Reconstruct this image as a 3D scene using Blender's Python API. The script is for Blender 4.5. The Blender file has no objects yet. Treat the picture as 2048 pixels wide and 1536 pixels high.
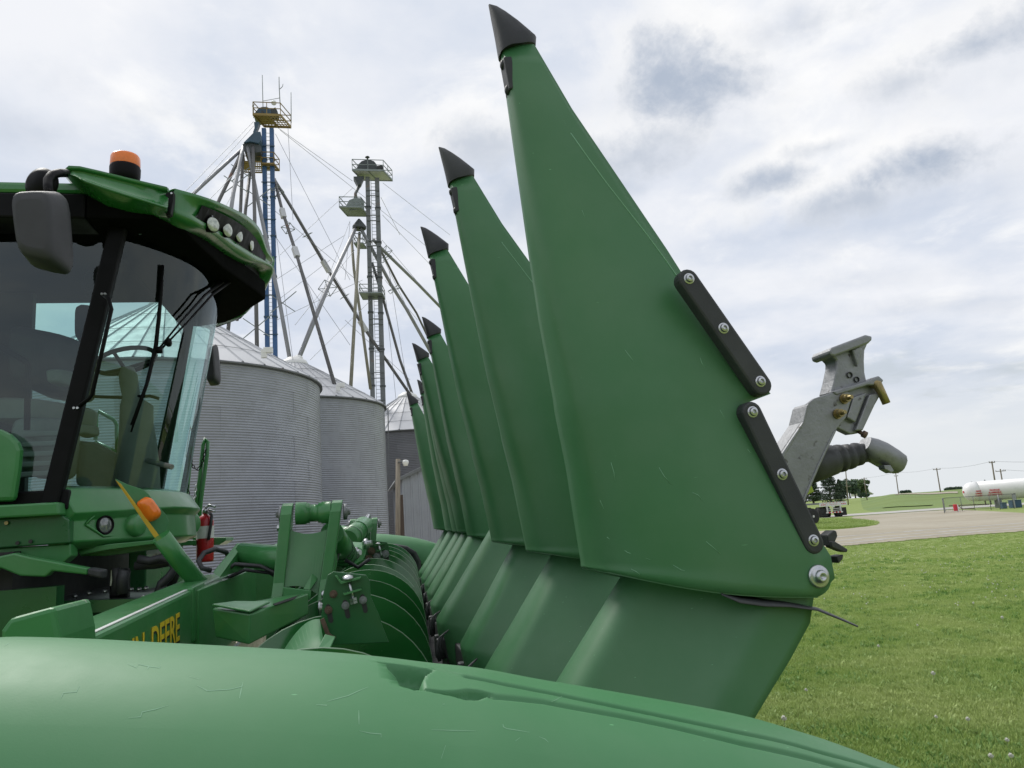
import bpy, bmesh, math, random
import numpy as np
from mathutils import Vector, Matrix
EXPO, SUNE, SKYK = 0.8, 1.5, 0.60
CLOUDS = [(1385, 165, 160, 75, .95, 6), (1330, 95, 60, 22, .45, 30), (1270, 305, 130, 60, .72, 15), (960, 285, 105, 52, .62, 8), (1555, 358, 85, 36, .9, 12), (1650, 294, 90, 24, .6, 16), (1830, 335, 125, 60, 1.0, 22), (1700, 405, 180, 40, .75, 14), (1780, 400, 260, 80, .25, 14), (1380, 200, 260, 140, .22, 10),
          (1960, 85, 190, 48, .85, 24), (1800, 165, 150, 48, .6, 18), (1620, 45, 220, 40, .45, 14), (1030, 410, 90, 70, .34, 0), (1240, 370, 60, 40, .4, 0), (1900, 130, 300, 120, .22, 22), (330, 230, 220, 50, .24, -20), (60, 260, 120, 40, .28, -10), (1560, 470, 160, 26, .18, 10), (1700, 560, 220, 22, .14, 4), (1880, 610, 180, 18, .22, 3), (1900, 745, 160, 20, .15, 3)]
random.seed(7); rng = np.random.default_rng(11)
SC = bpy.context.scene; COL = SC.collection
# ------------------------------------------------------------------ camera
FPX = 1520.0; ROLL = math.radians(4.0); PITCH = math.radians(10.267); YAW = math.radians(11.8456)
CAM = np.array([0, 0, 1.6])
_r0 = np.array([math.cos(YAW), -math.sin(YAW), 0.0])
FW = np.array([math.sin(YAW)*math.cos(PITCH), math.cos(YAW)*math.cos(PITCH), math.sin(PITCH)])
_u0 = np.cross(_r0, FW)
UP = math.cos(ROLL)*_u0 + math.sin(ROLL)*_r0
RT = math.cos(ROLL)*_r0 - math.sin(ROLL)*_u0
cd = bpy.data.cameras.new('camera'); cam = bpy.data.objects.new('camera', cd); COL.objects.link(cam)
cam.matrix_world = Matrix(((RT[0], UP[0], -FW[0], CAM[0]), (RT[1], UP[1], -FW[1], CAM[1]), (RT[2], UP[2], -FW[2], CAM[2]), (0, 0, 0, 1)))
cd.sensor_width = 36; cd.lens = FPX/2048*36; cd.clip_start = 0.05; cd.clip_end = 9000
SC.camera = cam
def ray(px, py): return FW + RT*(px-1024)/FPX - UP*(py-768)/FPX
def U(px, py, Y):                       # where the sight line of a photo point meets the plane at distance Y
    d = ray(px, py); return CAM + d*(Y/d[1])
def G(px, py, z=0.0):                   # where it meets the ground
    d = ray(px, py); return CAM + d*((z-CAM[2])/d[2])
def D(px, py, t):                       # at depth t along the lens axis
    return CAM + ray(px, py)*t
# ------------------------------------------------------------------ view
SC.view_settings.view_transform = 'Standard'; SC.view_settings.look = 'None'
SC.view_settings.exposure = EXPO; SC.view_settings.gamma = 1.0; SC.view_settings.use_curve_mapping = False
SC.cycles.max_bounces = 8; SC.cycles.transparent_max_bounces = 16
# ------------------------------------------------------------------ sun and sky
SUN_EL, SUN_AZ = math.radians(52), math.radians(330)      # azimuth clockwise from +Y
sd = bpy.data.lights.new('sun', 'SUN'); sd.energy = SUNE; sd.angle = math.radians(25); sd.color = (1, .97, .92)
sun = bpy.data.objects.new('sun', sd); COL.objects.link(sun)
_sv = Vector((math.sin(SUN_AZ)*math.cos(SUN_EL), math.cos(SUN_AZ)*math.cos(SUN_EL), math.sin(SUN_EL)))
sun.rotation_euler = _sv.to_track_quat('Z', 'Y').to_euler()
W = bpy.data.worlds.new('World'); SC.world = W; W.use_nodes = True
nt = W.node_tree; nt.nodes.clear(); N = nt.nodes; L = nt.links
def wn(t, **k):
    n = N.new(t)
    for a, v in k.items(): setattr(n, a, v)
    return n
def wmath(op, a, b=None, c=None, clamp=False):
    n = wn('ShaderNodeMath', operation=op, use_clamp=clamp)
    for i, v in enumerate((a, b, c)):
        if v is None: continue
        if isinstance(v, (int, float)): n.inputs[i].default_value = v
        else: L.new(v, n.inputs[i])
    return n.outputs[0]
def wdot(v, c):
    n = wn('ShaderNodeVectorMath', operation='DOT_PRODUCT'); L.new(v, n.inputs[0]); n.inputs[1].default_value = tuple(c); return n.outputs['Value']
def wmix(f, a, b):
    n = wn('ShaderNodeMix', data_type='RGBA')
    if isinstance(f, float): n.inputs[0].default_value = f
    else: L.new(f, n.inputs[0])
    for i, v in ((6, a), (7, b)):
        if isinstance(v, tuple): n.inputs[i].default_value = v + (1,)
        else: L.new(v, n.inputs[i])
    return n.outputs[2]
def wramp(v, lo, hi):
    n = wn('ShaderNodeMapRange', interpolation_type='SMOOTHSTEP'); L.new(v, n.inputs[0]); n.inputs[1].default_value = lo; n.inputs[2].default_value = hi; return n.outputs[0]
tc = wn('ShaderNodeTexCoord'); dv = tc.outputs['Generated']
sx = wn('ShaderNodeSeparateXYZ'); L.new(dv, sx.inputs[0])
el = sx.outputs[2]
den = wmath('ADD', wmath('MAXIMUM', el, 0.0), 0.16)
cv = wn('ShaderNodeCombineXYZ'); L.new(wmath('DIVIDE', sx.outputs[0], den), cv.inputs[0]); L.new(wmath('DIVIDE', sx.outputs[1], den), cv.inputs[1])
def wnoise(v, sc, det, rough, dist=0.0, off=0.0):
    m = wn('ShaderNodeMapping'); L.new(v, m.inputs[0]); m.inputs[1].default_value = (off, off*.7, off*.3)
    n = wn('ShaderNodeTexNoise'); L.new(m.outputs[0], n.inputs['Vector']); n.inputs['Scale'].default_value = sc; n.inputs['Detail'].default_value = det
    n.inputs['Roughness'].default_value = rough; n.inputs['Distortion'].default_value = dist; return n.outputs[0]
sky = wn('ShaderNodeTexSky', sky_type='NISHITA', sun_disc=False); sky.sun_elevation = SUN_EL; sky.sun_rotation = SUN_AZ; sky.air_density = 1.6; sky.dust_density = 3.0
nA = wnoise(cv.outputs[0], 1.15, 9, .56, .15, 3.1)
nB = wnoise(cv.outputs[0], 2.6, 8, .62, .3, 8.3)
nC = wnoise(dv, 5.0, 9, .62, .35, 1.7)
nD = wnoise(dv, 11.0, 7, .6, .2, 5.2); nE = wnoise(dv, 26.0, 6, .65, .3, 2.4)
K = 1/0.1
def kc(c): return tuple(x*K for x in c)
veil = wmix(wramp(nA, .34, .64), kc((.60, .665, .785)), kc((.86, .875, .915)))             # thin high overcast, bluish to white
veil = wmix(wmath('MULTIPLY', wramp(nB, .50, .74), .75), veil, kc((1.0, .995, .985)))
veil = wmix(wramp(el, .22, .0), veil, kc((.74, .775, .80)))                                # grey-white towards the horizon
base = wmix(wramp(nA, .40, .30), veil, sky.outputs[0])                                   # the thinnest gaps let some blue sky through
base = wmix(.75, base, veil)
# the dark cumulus fragments: each an elongated patch in the sky broken up by noise
acc = None; lit = None
for (px, py, sxp, syp, w, rot) in CLOUDS:
    c = ray(px, py); c = c/np.linalg.norm(c)
    a = RT - c*(RT@c); a /= np.linalg.norm(a); b = np.cross(c, a)*-1
    if b@UP < 0: b = -b
    ca, sa = math.cos(math.radians(rot)), math.sin(math.radians(rot))
    a2 = (a*ca + b*sa)/(sxp/FPX); b2 = (b*ca - a*sa)/(syp/FPX)
    x_ = wmath('SUBTRACT', wdot(dv, a2), float(c@a2)); y_ = wmath('SUBTRACT', wdot(dv, b2), float(c@b2))
    q = wmath('SQRT', wmath('ADD', wmath('MULTIPLY', x_, x_), wmath('MULTIPLY', y_, y_)))
    front = wramp(wdot(dv, c), .5, .6)
    q = wmath('ADD', q, wmath('MULTIPLY', wmath('SUBTRACT', nC, .5), 3.0))
    q = wmath('ADD', q, wmath('MULTIPLY', wmath('SUBTRACT', nD, .5), 1.8))
    q = wmath('ADD', q, wmath('MULTIPLY', wmath('SUBTRACT', nE, .5), 1.1))
    m = wmath('MULTIPLY', wmath('MULTIPLY', wramp(q, 1.25, -.2), front), wmath('MULTIPLY', wmath('MULTIPLY_ADD', nD, 1.5, .42, True), w))
    acc = m if acc is None else wmath('MAXIMUM', acc, m)
    if w > .5:                            # sunlit upper rim of the larger fragments
        y2 = wmath('SUBTRACT', y_, .55); x2 = wmath('ADD', x_, .15)
        q2 = wmath('SQRT', wmath('ADD', wmath('MULTIPLY', x2, x2), wmath('MULTIPLY', y2, y2)))
        for n_, a_ in ((nC, 3.0), (nD, 1.8), (nE, 1.1)): q2 = wmath('ADD', q2, wmath('MULTIPLY', wmath('SUBTRACT', n_, .5), a_))
        l_ = wmath('MULTIPLY', wmath('MULTIPLY', wramp(q2, 1.5, .4), front), .6)
        lit = l_ if lit is None else wmath('MAXIMUM', lit, l_)
rim = wmix(lit, base, kc((1.0, .99, .975)))
col = wmix(acc, rim, kc((.41, .475, .585)))
bg = wn('ShaderNodeBackground'); L.new(col, bg.inputs[0]); bg.inputs[1].default_value = 0.1*SKYK
wo = wn('ShaderNodeOutputWorld'); L.new(bg.outputs[0], wo.inputs[0])

# ------------------------------------------------------------------ materials
def mat(name, col, rough=.5, metal=0.0, var=.12, vscale=6.0, bump=0.0, bscale=80.0, spec=.5, col2=None, c2lo=.5, c2hi=.7, c2scale=3.0, coat=0.0, dust=0.0, scratch=0.0, stretch=None, rand=0.0, spots=None):
    m = bpy.data.materials.new(name); m.use_nodes = True; t = m.node_tree; n_, l = t.nodes, t.links
    b = n_['Principled BSDF']; b.inputs['Metallic'].default_value = metal; b.inputs['Roughness'].default_value = rough
    b.inputs['Specular IOR Level'].default_value = spec; b.inputs['Coat Weight'].default_value = coat; b.inputs['Coat Roughness'].default_value = .12
    co = n_.new('ShaderNodeTexCoord').outputs['Object']
    if stretch:
        mp = n_.new('ShaderNodeMapping'); mp.inputs[3].default_value = stretch; l.new(co, mp.inputs[0]); co = mp.outputs[0]
    def noise(sc, det=5, rg=.6):
        q = n_.new('ShaderNodeTexNoise'); q.inputs['Scale'].default_value = sc; q.inputs['Detail'].default_value = det; q.inputs['Roughness'].default_value = rg; l.new(co, q.inputs['Vector']); return q.outputs[0]
    def rmp(v, a, b_, c=0.0, d=1.0):
        q = n_.new('ShaderNodeMapRange'); l.new(v, q.inputs[0])
        for i, x in enumerate((a, b_, c, d)): q.inputs[i+1].default_value = x
        return q.outputs[0]
    def mix(f, a, b_):
        q = n_.new('ShaderNodeMix'); q.data_type = 'RGBA'
        if isinstance(f, float): q.inputs[0].default_value = f
        else: l.new(f, q.inputs[0])
        for i, v in ((6, a), (7, b_)):
            if isinstance(v, tuple): q.inputs[i].default_value = tuple(v[:3]) + (1,)
            else: l.new(v, q.inputs[i])
        return q.outputs[2]
    def mul(a, b_):
        q = n_.new('ShaderNodeMath'); q.operation = 'MULTIPLY'
        for i, v in ((0, a), (1, b_)):
            if isinstance(v, (int, float)): q.inputs[i].default_value = v
            else: l.new(v, q.inputs[i])
        return q.outputs[0]
    nz = noise(vscale)
    c = mix(rmp(nz, .3, .7), tuple(x*(1-var) for x in col), tuple(min(1, x*(1+var)) for x in col))
    if rand:
        oi = n_.new('ShaderNodeObjectInfo').outputs['Random']
        c = mix(rmp(oi, 0, 1, 0, rand), c, tuple(x*.55 for x in col))
    if col2 is not None:
        c = mix(rmp(noise(c2scale, 7, .65), c2lo, c2hi), c, tuple(col2))
    rv = rmp(noise(vscale*2.3), .3, .7, max(0, rough-.06), min(1, rough+.08))
    if dust:
        d_ = mul(rmp(noise(2.7, 6, .6), .42, .72), dust)
        c = mix(d_, c, (.36, .38, .33))
    if scratch:
        for (rot, sc, thr) in (((.3, .5, .9), (3.5, 150, 150), .985), ((1.2, 2.0, .2), (5.0, 170, 170), .988), ((2.1, .9, 2.4), (9, 160, 160), .985)):
            mp2 = n_.new('ShaderNodeMapping'); mp2.vector_type = 'POINT'; mp2.inputs[2].default_value = rot; mp2.inputs[3].default_value = sc
            wob = n_.new('ShaderNodeVectorMath'); wob.operation = 'MULTIPLY_ADD'; nn = n_.new('ShaderNodeTexNoise'); nn.inputs['Scale'].default_value = 5; l.new(co, nn.inputs['Vector'])
            l.new(nn.outputs[1], wob.inputs[0]); wob.inputs[1].default_value = (.025, .025, .025); l.new(co, wob.inputs[2])
            l.new(wob.outputs[0], mp2.inputs[0])
            vo = n_.new('ShaderNodeTexVoronoi'); vo.inputs['Scale'].default_value = 1.0; vo.inputs['Randomness'].default_value = .9; l.new(mp2.outputs[0], vo.inputs['Vector'])
            sp = n_.new('ShaderNodeSeparateColor'); l.new(vo.outputs['Color'], sp.inputs[0])
            k_ = mul(mul(rmp(vo.outputs['Distance'], .16, .07), rmp(sp.outputs[0], thr, thr+.01)), scratch)
            c = mix(k_, c, tuple(min(1, x*2.6+.10) for x in col))
    if spots:
        scol, ssc, slo, shi = spots
        c = mix(rmp(noise(ssc, 3, .5), slo, shi), c, tuple(scol))
    l.new(c, b.inputs['Base Color']); l.new(rv, b.inputs['Roughness'])
    if bump:
        bp = n_.new('ShaderNodeBump'); bp.inputs['Strength'].default_value = bump; bp.inputs['Distance'].default_value = .004; l.new(noise(bscale, 3, .6), bp.inputs['Height']); l.new(bp.outputs[0], b.inputs['Normal'])
    return m
def glassmat(name, tint, refl_rough=.0, cap=.8):
    m = bpy.data.materials.new(name); m.use_nodes = True; t = m.node_tree; t.nodes.clear(); l = t.links
    tr = t.nodes.new('ShaderNodeBsdfTransparent'); tr.inputs[0].default_value = tint + (1,)
    gl = t.nodes.new('ShaderNodeBsdfGlossy'); gl.inputs['Roughness'].default_value = refl_rough; gl.inputs[0].default_value = (.90, 1, .985, 1)
    fr = t.nodes.new('ShaderNodeFresnel'); fr.inputs[0].default_value = 1.5
    mp = t.nodes.new('ShaderNodeMapRange'); l.new(fr.outputs[0], mp.inputs[0]); mp.inputs[1].default_value = 0; mp.inputs[2].default_value = 1; mp.inputs[3].default_value = .03; mp.inputs[4].default_value = cap
    mx = t.nodes.new('ShaderNodeMixShader'); l.new(mp.outputs[0], mx.inputs[0]); l.new(tr.outputs[0], mx.inputs[1]); l.new(gl.outputs[0], mx.inputs[2])
    o = t.nodes.new('ShaderNodeOutputMaterial'); l.new(mx.outputs[0], o.inputs[0]); return m

PLA = (.041, .152, .056)
M = {}
M['plastic'] = mat('green_plastic', PLA, .43, var=.05, vscale=2, bump=.05, bscale=420, spec=.5, scratch=.6, dust=.06, col2=(.054, .165, .070), c2lo=.48, c2hi=.75, c2scale=2.2)
M['plastic_pale'] = mat('pale_green_plastic', (.056, .198, .078), .52, var=.05, vscale=2, bump=.035, bscale=420, spec=.42, scratch=.6, dust=.08)  # paler than the snouts' green; sky light on the fender is in the colour
M['paint'] = mat('green_paint', (.035, .195, .050), .34, var=.10, vscale=4, spec=.5, coat=.25, bump=.03, bscale=60, dust=.12)
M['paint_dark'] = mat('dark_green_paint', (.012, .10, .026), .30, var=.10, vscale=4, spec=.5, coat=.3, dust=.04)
M['paint_worn'] = mat('worn_green_paint', (.035, .185, .050), .42, var=.12, vscale=4, col2=(.36, .36, .30), c2lo=.60, c2hi=.66, c2scale=9, spec=.45)
M['flight'] = mat('auger_paint', (.013, .125, .024), .22, var=.10, vscale=3, spec=.55, coat=.5, col2=(.12, .12, .10), c2lo=.66, c2hi=.78, c2scale=4)
M['roof'] = mat('roof_green', (.026, .165, .036), .28, var=.05, vscale=2, spec=.5, coat=.4)
M['black'] = mat('black_plastic', (.005, .005, .006), .5, var=.2, vscale=6, bump=.08, bscale=300, spec=.12)
M['roof_black'] = mat('matt_black_underside', (.006, .006, .006), .95, spec=.03)
M['rubber'] = mat('black_rubber', (.022, .023, .028), .52, var=.15, vscale=7, bump=.12, bscale=260, spec=.4, dust=.08)
M['mirror_shell'] = mat('charcoal_plastic', (.034, .034, .039), .5, var=.1, vscale=5, bump=.25, bscale=500, spec=.45)
M['interior'] = mat('grey_interior', (.20, .20, .175), .7, var=.12)
M['interior_dark'] = mat('dark_interior', (.022, .022, .022), .75, var=.15)
M['steel'] = mat('zinc_steel', (.50, .51, .52), .32, 1.0, var=.15, vscale=30)
M['chrome'] = mat('bright_rod', (.8, .8, .82), .12, 1.0, var=.03)
M['cast'] = mat('cast_iron', (.25, .255, .265), .48, .6, var=.15, vscale=9, bump=.3, bscale=75, col2=(.15, .15, .155), c2lo=.58, c2hi=.80, c2scale=26, spots=((.07, .065, .06), 34, .66, .74))
M['cast_dark'] = mat('dark_cast_iron', (.055, .057, .06), .55, .4, var=.3, vscale=8, bump=.35, bscale=50)
M['brass'] = mat('yellow_zinc', (.30, .24, .11), .38, .8, var=.25, vscale=40)
M['rust'] = mat('rusty_steel', (.13, .085, .06), .75, .2, var=.35, vscale=30, bump=.3)
M['lens'] = mat('clear_lens', (.48, .50, .46), .08, .3, var=.35, vscale=60, spec=.8)
M['orange'] = mat('orange_lens', (.85, .19, .015), .18, var=.10, vscale=40, spec=.6)
M['red'] = mat('red_paint', (.42, .012, .018), .3, var=.1)
M['label'] = mat('paper_label', (.62, .62, .58), .6, var=.08, vscale=30)
M['yellow'] = mat('yellow_print', (.75, .55, .02), .45, var=.05)
M['tape'] = mat('yellow_tape', (.72, .44, .06), .45, var=.08)
M['white'] = mat('white_print', (.72, .72, .70), .4, var=.04)
M['ink'] = mat('black_print', (.02, .02, .02), .5, var=.05)
M['gal'] = mat('galvanised_sheet', (.30, .318, .35), .45, .35, var=.06, vscale=.7, rand=.16, col2=(.255, .268, .29), c2lo=.5, c2hi=.75, c2scale=1.6)
M['gal_old'] = mat('weathered_galvanised_sheet', (.165, .17, .185), .6, .3, var=.10, vscale=.6, rand=.25)
M['gal_roof'] = mat('galvanised_roof', (.50, .508, .525), .55, .1, var=.04, vscale=.8, rand=.08, col2=(.46, .465, .48), c2lo=.5, c2hi=.8, c2scale=1)
M['gal_dark'] = mat('dull_galvanised', (.15, .16, .165), .55, .4, var=.15, vscale=2, col2=(.19, .12, .085), c2lo=.60, c2hi=.72, c2scale=.8)
M['spout'] = mat('grey_spout', (.26, .265, .28), .5, .4, var=.12, vscale=1)
M['spout_dark'] = mat('weathered_spout', (.13, .128, .13), .6, .3, var=.15, vscale=1, col2=(.16, .09, .07), c2lo=.60, c2hi=.66, c2scale=.5)
M['spout_tan'] = mat('tan_spout', (.20, .19, .14), .65, .1, var=.2, vscale=1)
M['blue'] = mat('blue_paint', (.035, .10, .24), .45, var=.18, vscale=.8, col2=(.06, .07, .09), c2lo=.62, c2hi=.75, c2scale=.5)
M['blue_dark'] = mat('dark_blue_paint', (.035, .075, .12), .42, var=.2, vscale=1)
M['yrail'] = mat('yellow_rail', (.24, .165, .05), .55, var=.2, vscale=2)
M['grail'] = mat('grey_rail', (.22, .25, .25), .55, .2, var=.15, vscale=2)
M['headdark'] = mat('dark_head_casing', (.05, .058, .062), .5, .2, var=.2, vscale=2)
M['cable'] = mat('cable_steel', (.30, .31, .33), .5, .5, var=.05)
M['wire'] = mat('power_line', (.10, .10, .11), .6, var=.05)
M['wood'] = mat('weathered_wood', (.22, .19, .15), .85, var=.25, vscale=3, stretch=(8, 8, .6), bump=.3, bscale=8)
M['wood_dark'] = mat('dark_wood', (.075, .055, .042), .85, var=.25, vscale=3, stretch=(8, 8, .6))
M['tank'] = mat('white_tank_paint', (.74, .74, .73), .35, var=.05, vscale=1.2, col2=(.50, .50, .48), c2lo=.6, c2hi=.8, c2scale=.9)
M['redprint'] = mat('red_print', (.55, .03, .05), .5, var=.1)
M['bluebox'] = mat('blue_box', (.03, .075, .13), .5, var=.15)
M['lime'] = mat('lime_green_paint', (.27, .36, .045), .4, var=.08, vscale=1)
M['tire'] = mat('tyre_rubber', (.022, .022, .022), .8, var=.2)
M['alu'] = mat('aluminium', (.60, .61, .62), .35, .7, var=.1, vscale=2)
M['redlens'] = mat('red_lens', (.50, .02, .02), .25, var=.1)
M['bark'] = mat('bark', (.07, .055, .045), .9, var=.3, vscale=4)
M['spruce'] = mat('spruce_needles', (.040, .066, .036), .75, var=.4, vscale=.9)
M['leaf'] = mat('tree_leaves', (.105, .160, .060), .7, var=.4, vscale=.5)
M['leafb'] = mat('dark_tree_leaves', (.062, .105, .062), .7, var=.4, vscale=.5)
M['glass'] = glassmat('cab_glass', (.60, .78, .76))
M['glass_front'] = glassmat('windshield_glass', (.64, .77, .755), cap=.55)
M['mesh_fence'] = mat('chain_link', (.28, .30, .30), .5, .6, var=.1)
# ------------------------------------------------------------------ mesh helpers
class MB:
    def __init__(s): s.v = []; s.f = []; s.sm = []
    def add(s, vs, fs, smooth=False):
        o = len(s.v); s.v += [tuple(map(float, p)) for p in vs]; s.f += [tuple(i+o for i in f) for f in fs]; s.sm += [smooth]*len(fs); return s
    def box(s, c, d, rot=None):
        c = np.array(c, float); h = np.array(d, float)/2
        vs = [np.array((sx*h[0], sy*h[1], sz*h[2])) for sx in (-1, 1) for sy in (-1, 1) for sz in (-1, 1)]
        if rot is not None:
            R = np.array(Matrix(rot) if not hasattr(rot, 'to_matrix') else rot.to_matrix()); vs = [R@p for p in vs]
        return s.add([c+p for p in vs], [(0, 1, 3, 2), (4, 6, 7, 5), (0, 4, 5, 1), (2, 3, 7, 6), (0, 2, 6, 4), (1, 5, 7, 3)])
    def bar(s, a, b, w, h=None, up=(0, 0, 1)):
        a, b = np.array(a, float), np.array(b, float); h = h or w; d = b-a; ln = np.linalg.norm(d); d = d/ln
        up = np.array(up, float); x = np.cross(d, up)
        if np.linalg.norm(x) < 1e-4: x = np.cross(d, (1., 0, 0))
        x /= np.linalg.norm(x); z = np.cross(x, d)
        vs = [p+x*sx*w/2+z*sz*h/2 for p in (a, b) for sx in (-1, 1) for sz in (-1, 1)]
        return s.add(vs, [(0, 1, 3, 2), (4, 6, 7, 5), (0, 4, 5, 1), (2, 3, 7, 6), (0, 2, 6, 4), (1, 5, 7, 3)])
    def prism(s, pts, y0, y1):            # polygon of (x, z) pushed along y
        n = len(pts); vs = [(p[0], y0, p[1]) for p in pts]+[(p[0], y1, p[1]) for p in pts]
        return s.add(vs, [tuple(range(n)), tuple(range(2*n-1, n-1, -1))]+[(i, i+n, (i+1) % n+n, (i+1) % n) for i in range(n)])
    def poly3(s, pts, off):               # polygon of 3-D points with a thickness vector
        n = len(pts); off = np.array(off, float); vs = [np.array(p, float) for p in pts]; vs = vs+[p+off for p in vs]
        return s.add(vs, [tuple(range(n)), tuple(range(2*n-1, n-1, -1))]+[(i, i+n, (i+1) % n+n, (i+1) % n) for i in range(n)])
    def tube(s, pts, r, n=10, smooth=True, cap=True):
        pts = [np.array(p, float) for p in pts]; rs = r if isinstance(r, (list, tuple, np.ndarray)) else [r]*len(pts)
        vs = []; fs = []; prev = None
        for i, p in enumerate(pts):
            t = pts[min(i+1, len(pts)-1)]-pts[max(i-1, 0)]; t = t/(np.linalg.norm(t)+1e-12)
            if prev is None:
                a = np.array((0., 0, 1)) if abs(t[2]) < .9 else np.array((1., 0, 0)); x = np.cross(t, a)
            else: x = prev - t*(prev@t)
            x /= np.linalg.norm(x); prev = x; y = np.cross(t, x)
            vs += [p+rs[i]*(x*math.cos(2*math.pi*k/n)+y*math.sin(2*math.pi*k/n)) for k in range(n)]
        for i in range(len(pts)-1):
            for k in range(n): fs.append((i*n+k, i*n+(k+1) % n, (i+1)*n+(k+1) % n, (i+1)*n+k))
        s.add(vs, fs, smooth)
        if cap:
            o = len(s.v)-len(vs); s.f += [tuple(o+k for k in reversed(range(n))), tuple(o+(len(pts)-1)*n+k for k in range(n))]; s.sm += [False, False]
        return s
    def lathe(s, prof, o, axis, n=20, smooth=True):      # prof: (distance along axis, radius)
        o = np.array(o, float); ax = np.array(axis, float); ax /= np.linalg.norm(ax)
        return s.tube([o+ax*a for a, _ in prof], [max(r, 1e-4) for _, r in prof], n, smooth) if all(prof[i+1][0] > prof[i][0] for i in range(len(prof)-1)) else s._lathe(prof, o, ax, n, smooth)
    def _lathe(s, prof, o, ax, n=20, smooth=True):
        o = np.array(o, float); ax = np.array(ax, float); ax = ax/np.linalg.norm(ax)
        a = np.array((0., 0, 1)) if abs(ax[2]) < .9 else np.array((1., 0, 0)); x = np.cross(ax, a); x /= np.linalg.norm(x); y = np.cross(ax, x)
        vs = [o+ax*d+r*(x*math.cos(2*math.pi*k/n)+y*math.sin(2*math.pi*k/n)) for d, r in prof for k in range(n)]
        fs = [(i*n+k, i*n+(k+1) % n, (i+1)*n+(k+1) % n, (i+1)*n+k) for i in range(len(prof)-1) for k in range(n)]
        return s.add(vs, fs, smooth)
    def grid(s, P_, smooth=True, closed=False):          # P_ [rows][cols] of points
        r, c = len(P_), len(P_[0]); vs = [p for row in P_ for p in row]
        fs = [(i*c+j, i*c+(j+1) % c, (i+1)*c+(j+1) % c, (i+1)*c+j) for i in range(r-1) for j in range(c if closed else c-1)]
        return s.add(vs, fs, smooth)
    def build(s, name, m, parent=None, bevel=0.0, solid=0.0, subsurf=0, recalc=True):
        me = bpy.data.meshes.new(name); root = parent
        while root is not None and root.parent is not None: root = root.parent
        off = np.array(root.location) if root is not None else np.zeros(3)
        me.from_pydata([tuple(np.array(p)-off) for p in s.v], [], s.f); me.polygons.foreach_set('use_smooth', s.sm)
        if recalc:
            b = bmesh.new(); b.from_mesh(me); bmesh.ops.recalc_face_normals(b, faces=b.faces); b.to_mesh(me); b.free()
        me.materials.append(m); o = bpy.data.objects.new(name, me); COL.objects.link(o)
        if parent is not None: o.parent = parent
        if solid:
            q = o.modifiers.new('solid', 'SOLIDIFY'); q.thickness = solid; q.offset = 0
        if bevel:
            q = o.modifiers.new('bevel', 'BEVEL'); q.width = bevel; q.segments = 2; q.limit_method = 'ANGLE'; q.angle_limit = math.radians(40); q.harden_normals = False
        if subsurf:
            q = o.modifiers.new('sub', 'SUBSURF'); q.levels = subsurf; q.render_levels = subsurf
        return o
def tag(o, label=None, cat=None, group=None, kind=None):
    if label: o['label'] = label
    if cat: o['category'] = cat
    if group: o['group'] = group
    if kind: o['kind'] = kind
    return o
def thing(name, label, cat, loc=(0, 0, 0), group=None):
    o = bpy.data.objects.new(name, None); COL.objects.link(o); o.location = [float(x) for x in loc]; o.empty_display_size = .1
    return tag(o, label, cat, group)
def dup(o, parent=None, depth=0):
    c = o.copy(); COL.objects.link(c)
    if parent is not None: c.parent = parent
    for ch in list(o.children): dup(ch, c, depth+1)
    return c
def text(body, size, mtx, m, name, parent, depth=.0008, bold=0.0):
    cu = bpy.data.curves.new(name, 'FONT'); cu.body = body; cu.size = size; cu.extrude = depth; cu.offset = bold; cu.align_x = 'CENTER'; cu.align_y = 'CENTER'
    tmp = bpy.data.objects.new('tmp', cu); COL.objects.link(tmp); bpy.context.view_layer.update()
    me = bpy.data.meshes.new_from_object(tmp.evaluated_get(bpy.context.evaluated_depsgraph_get())); bpy.data.objects.remove(tmp)
    me.name = name; root = parent
    while root is not None and root.parent is not None: root = root.parent
    me.transform(mtx)
    if root is not None: me.transform(Matrix.Translation(-root.location))
    me.materials.clear(); me.materials.append(m); o = bpy.data.objects.new(name, me); COL.objects.link(o); o.parent = parent
    return o
def frame3(o, x, y):                     # matrix with origin o, x and y directions
    x = Vector(x).normalized(); y = Vector(y); y = (y-x*y.dot(x)).normalized(); z = x.cross(y)
    return Matrix(((x[0], y[0], z[0], o[0]), (x[1], y[1], z[1], o[1]), (x[2], y[2], z[2], o[2]), (0, 0, 0, 1)))
def capsule(a, b, w, n=8):               # outline of a round-ended strip in the xz plane
    a, b = np.array(a, float), np.array(b, float); d = (b-a)/np.linalg.norm(b-a); p = np.array((-d[1], d[0])); out = []
    for k in range(n+1):
        t = math.pi*k/n; out.append(b+w/2*(-p*math.cos(t)+d*math.sin(t)))
    for k in range(n+1):
        t = math.pi*k/n; out.append(a+w/2*(p*math.cos(t)-d*math.sin(t)))
    return out
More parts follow.
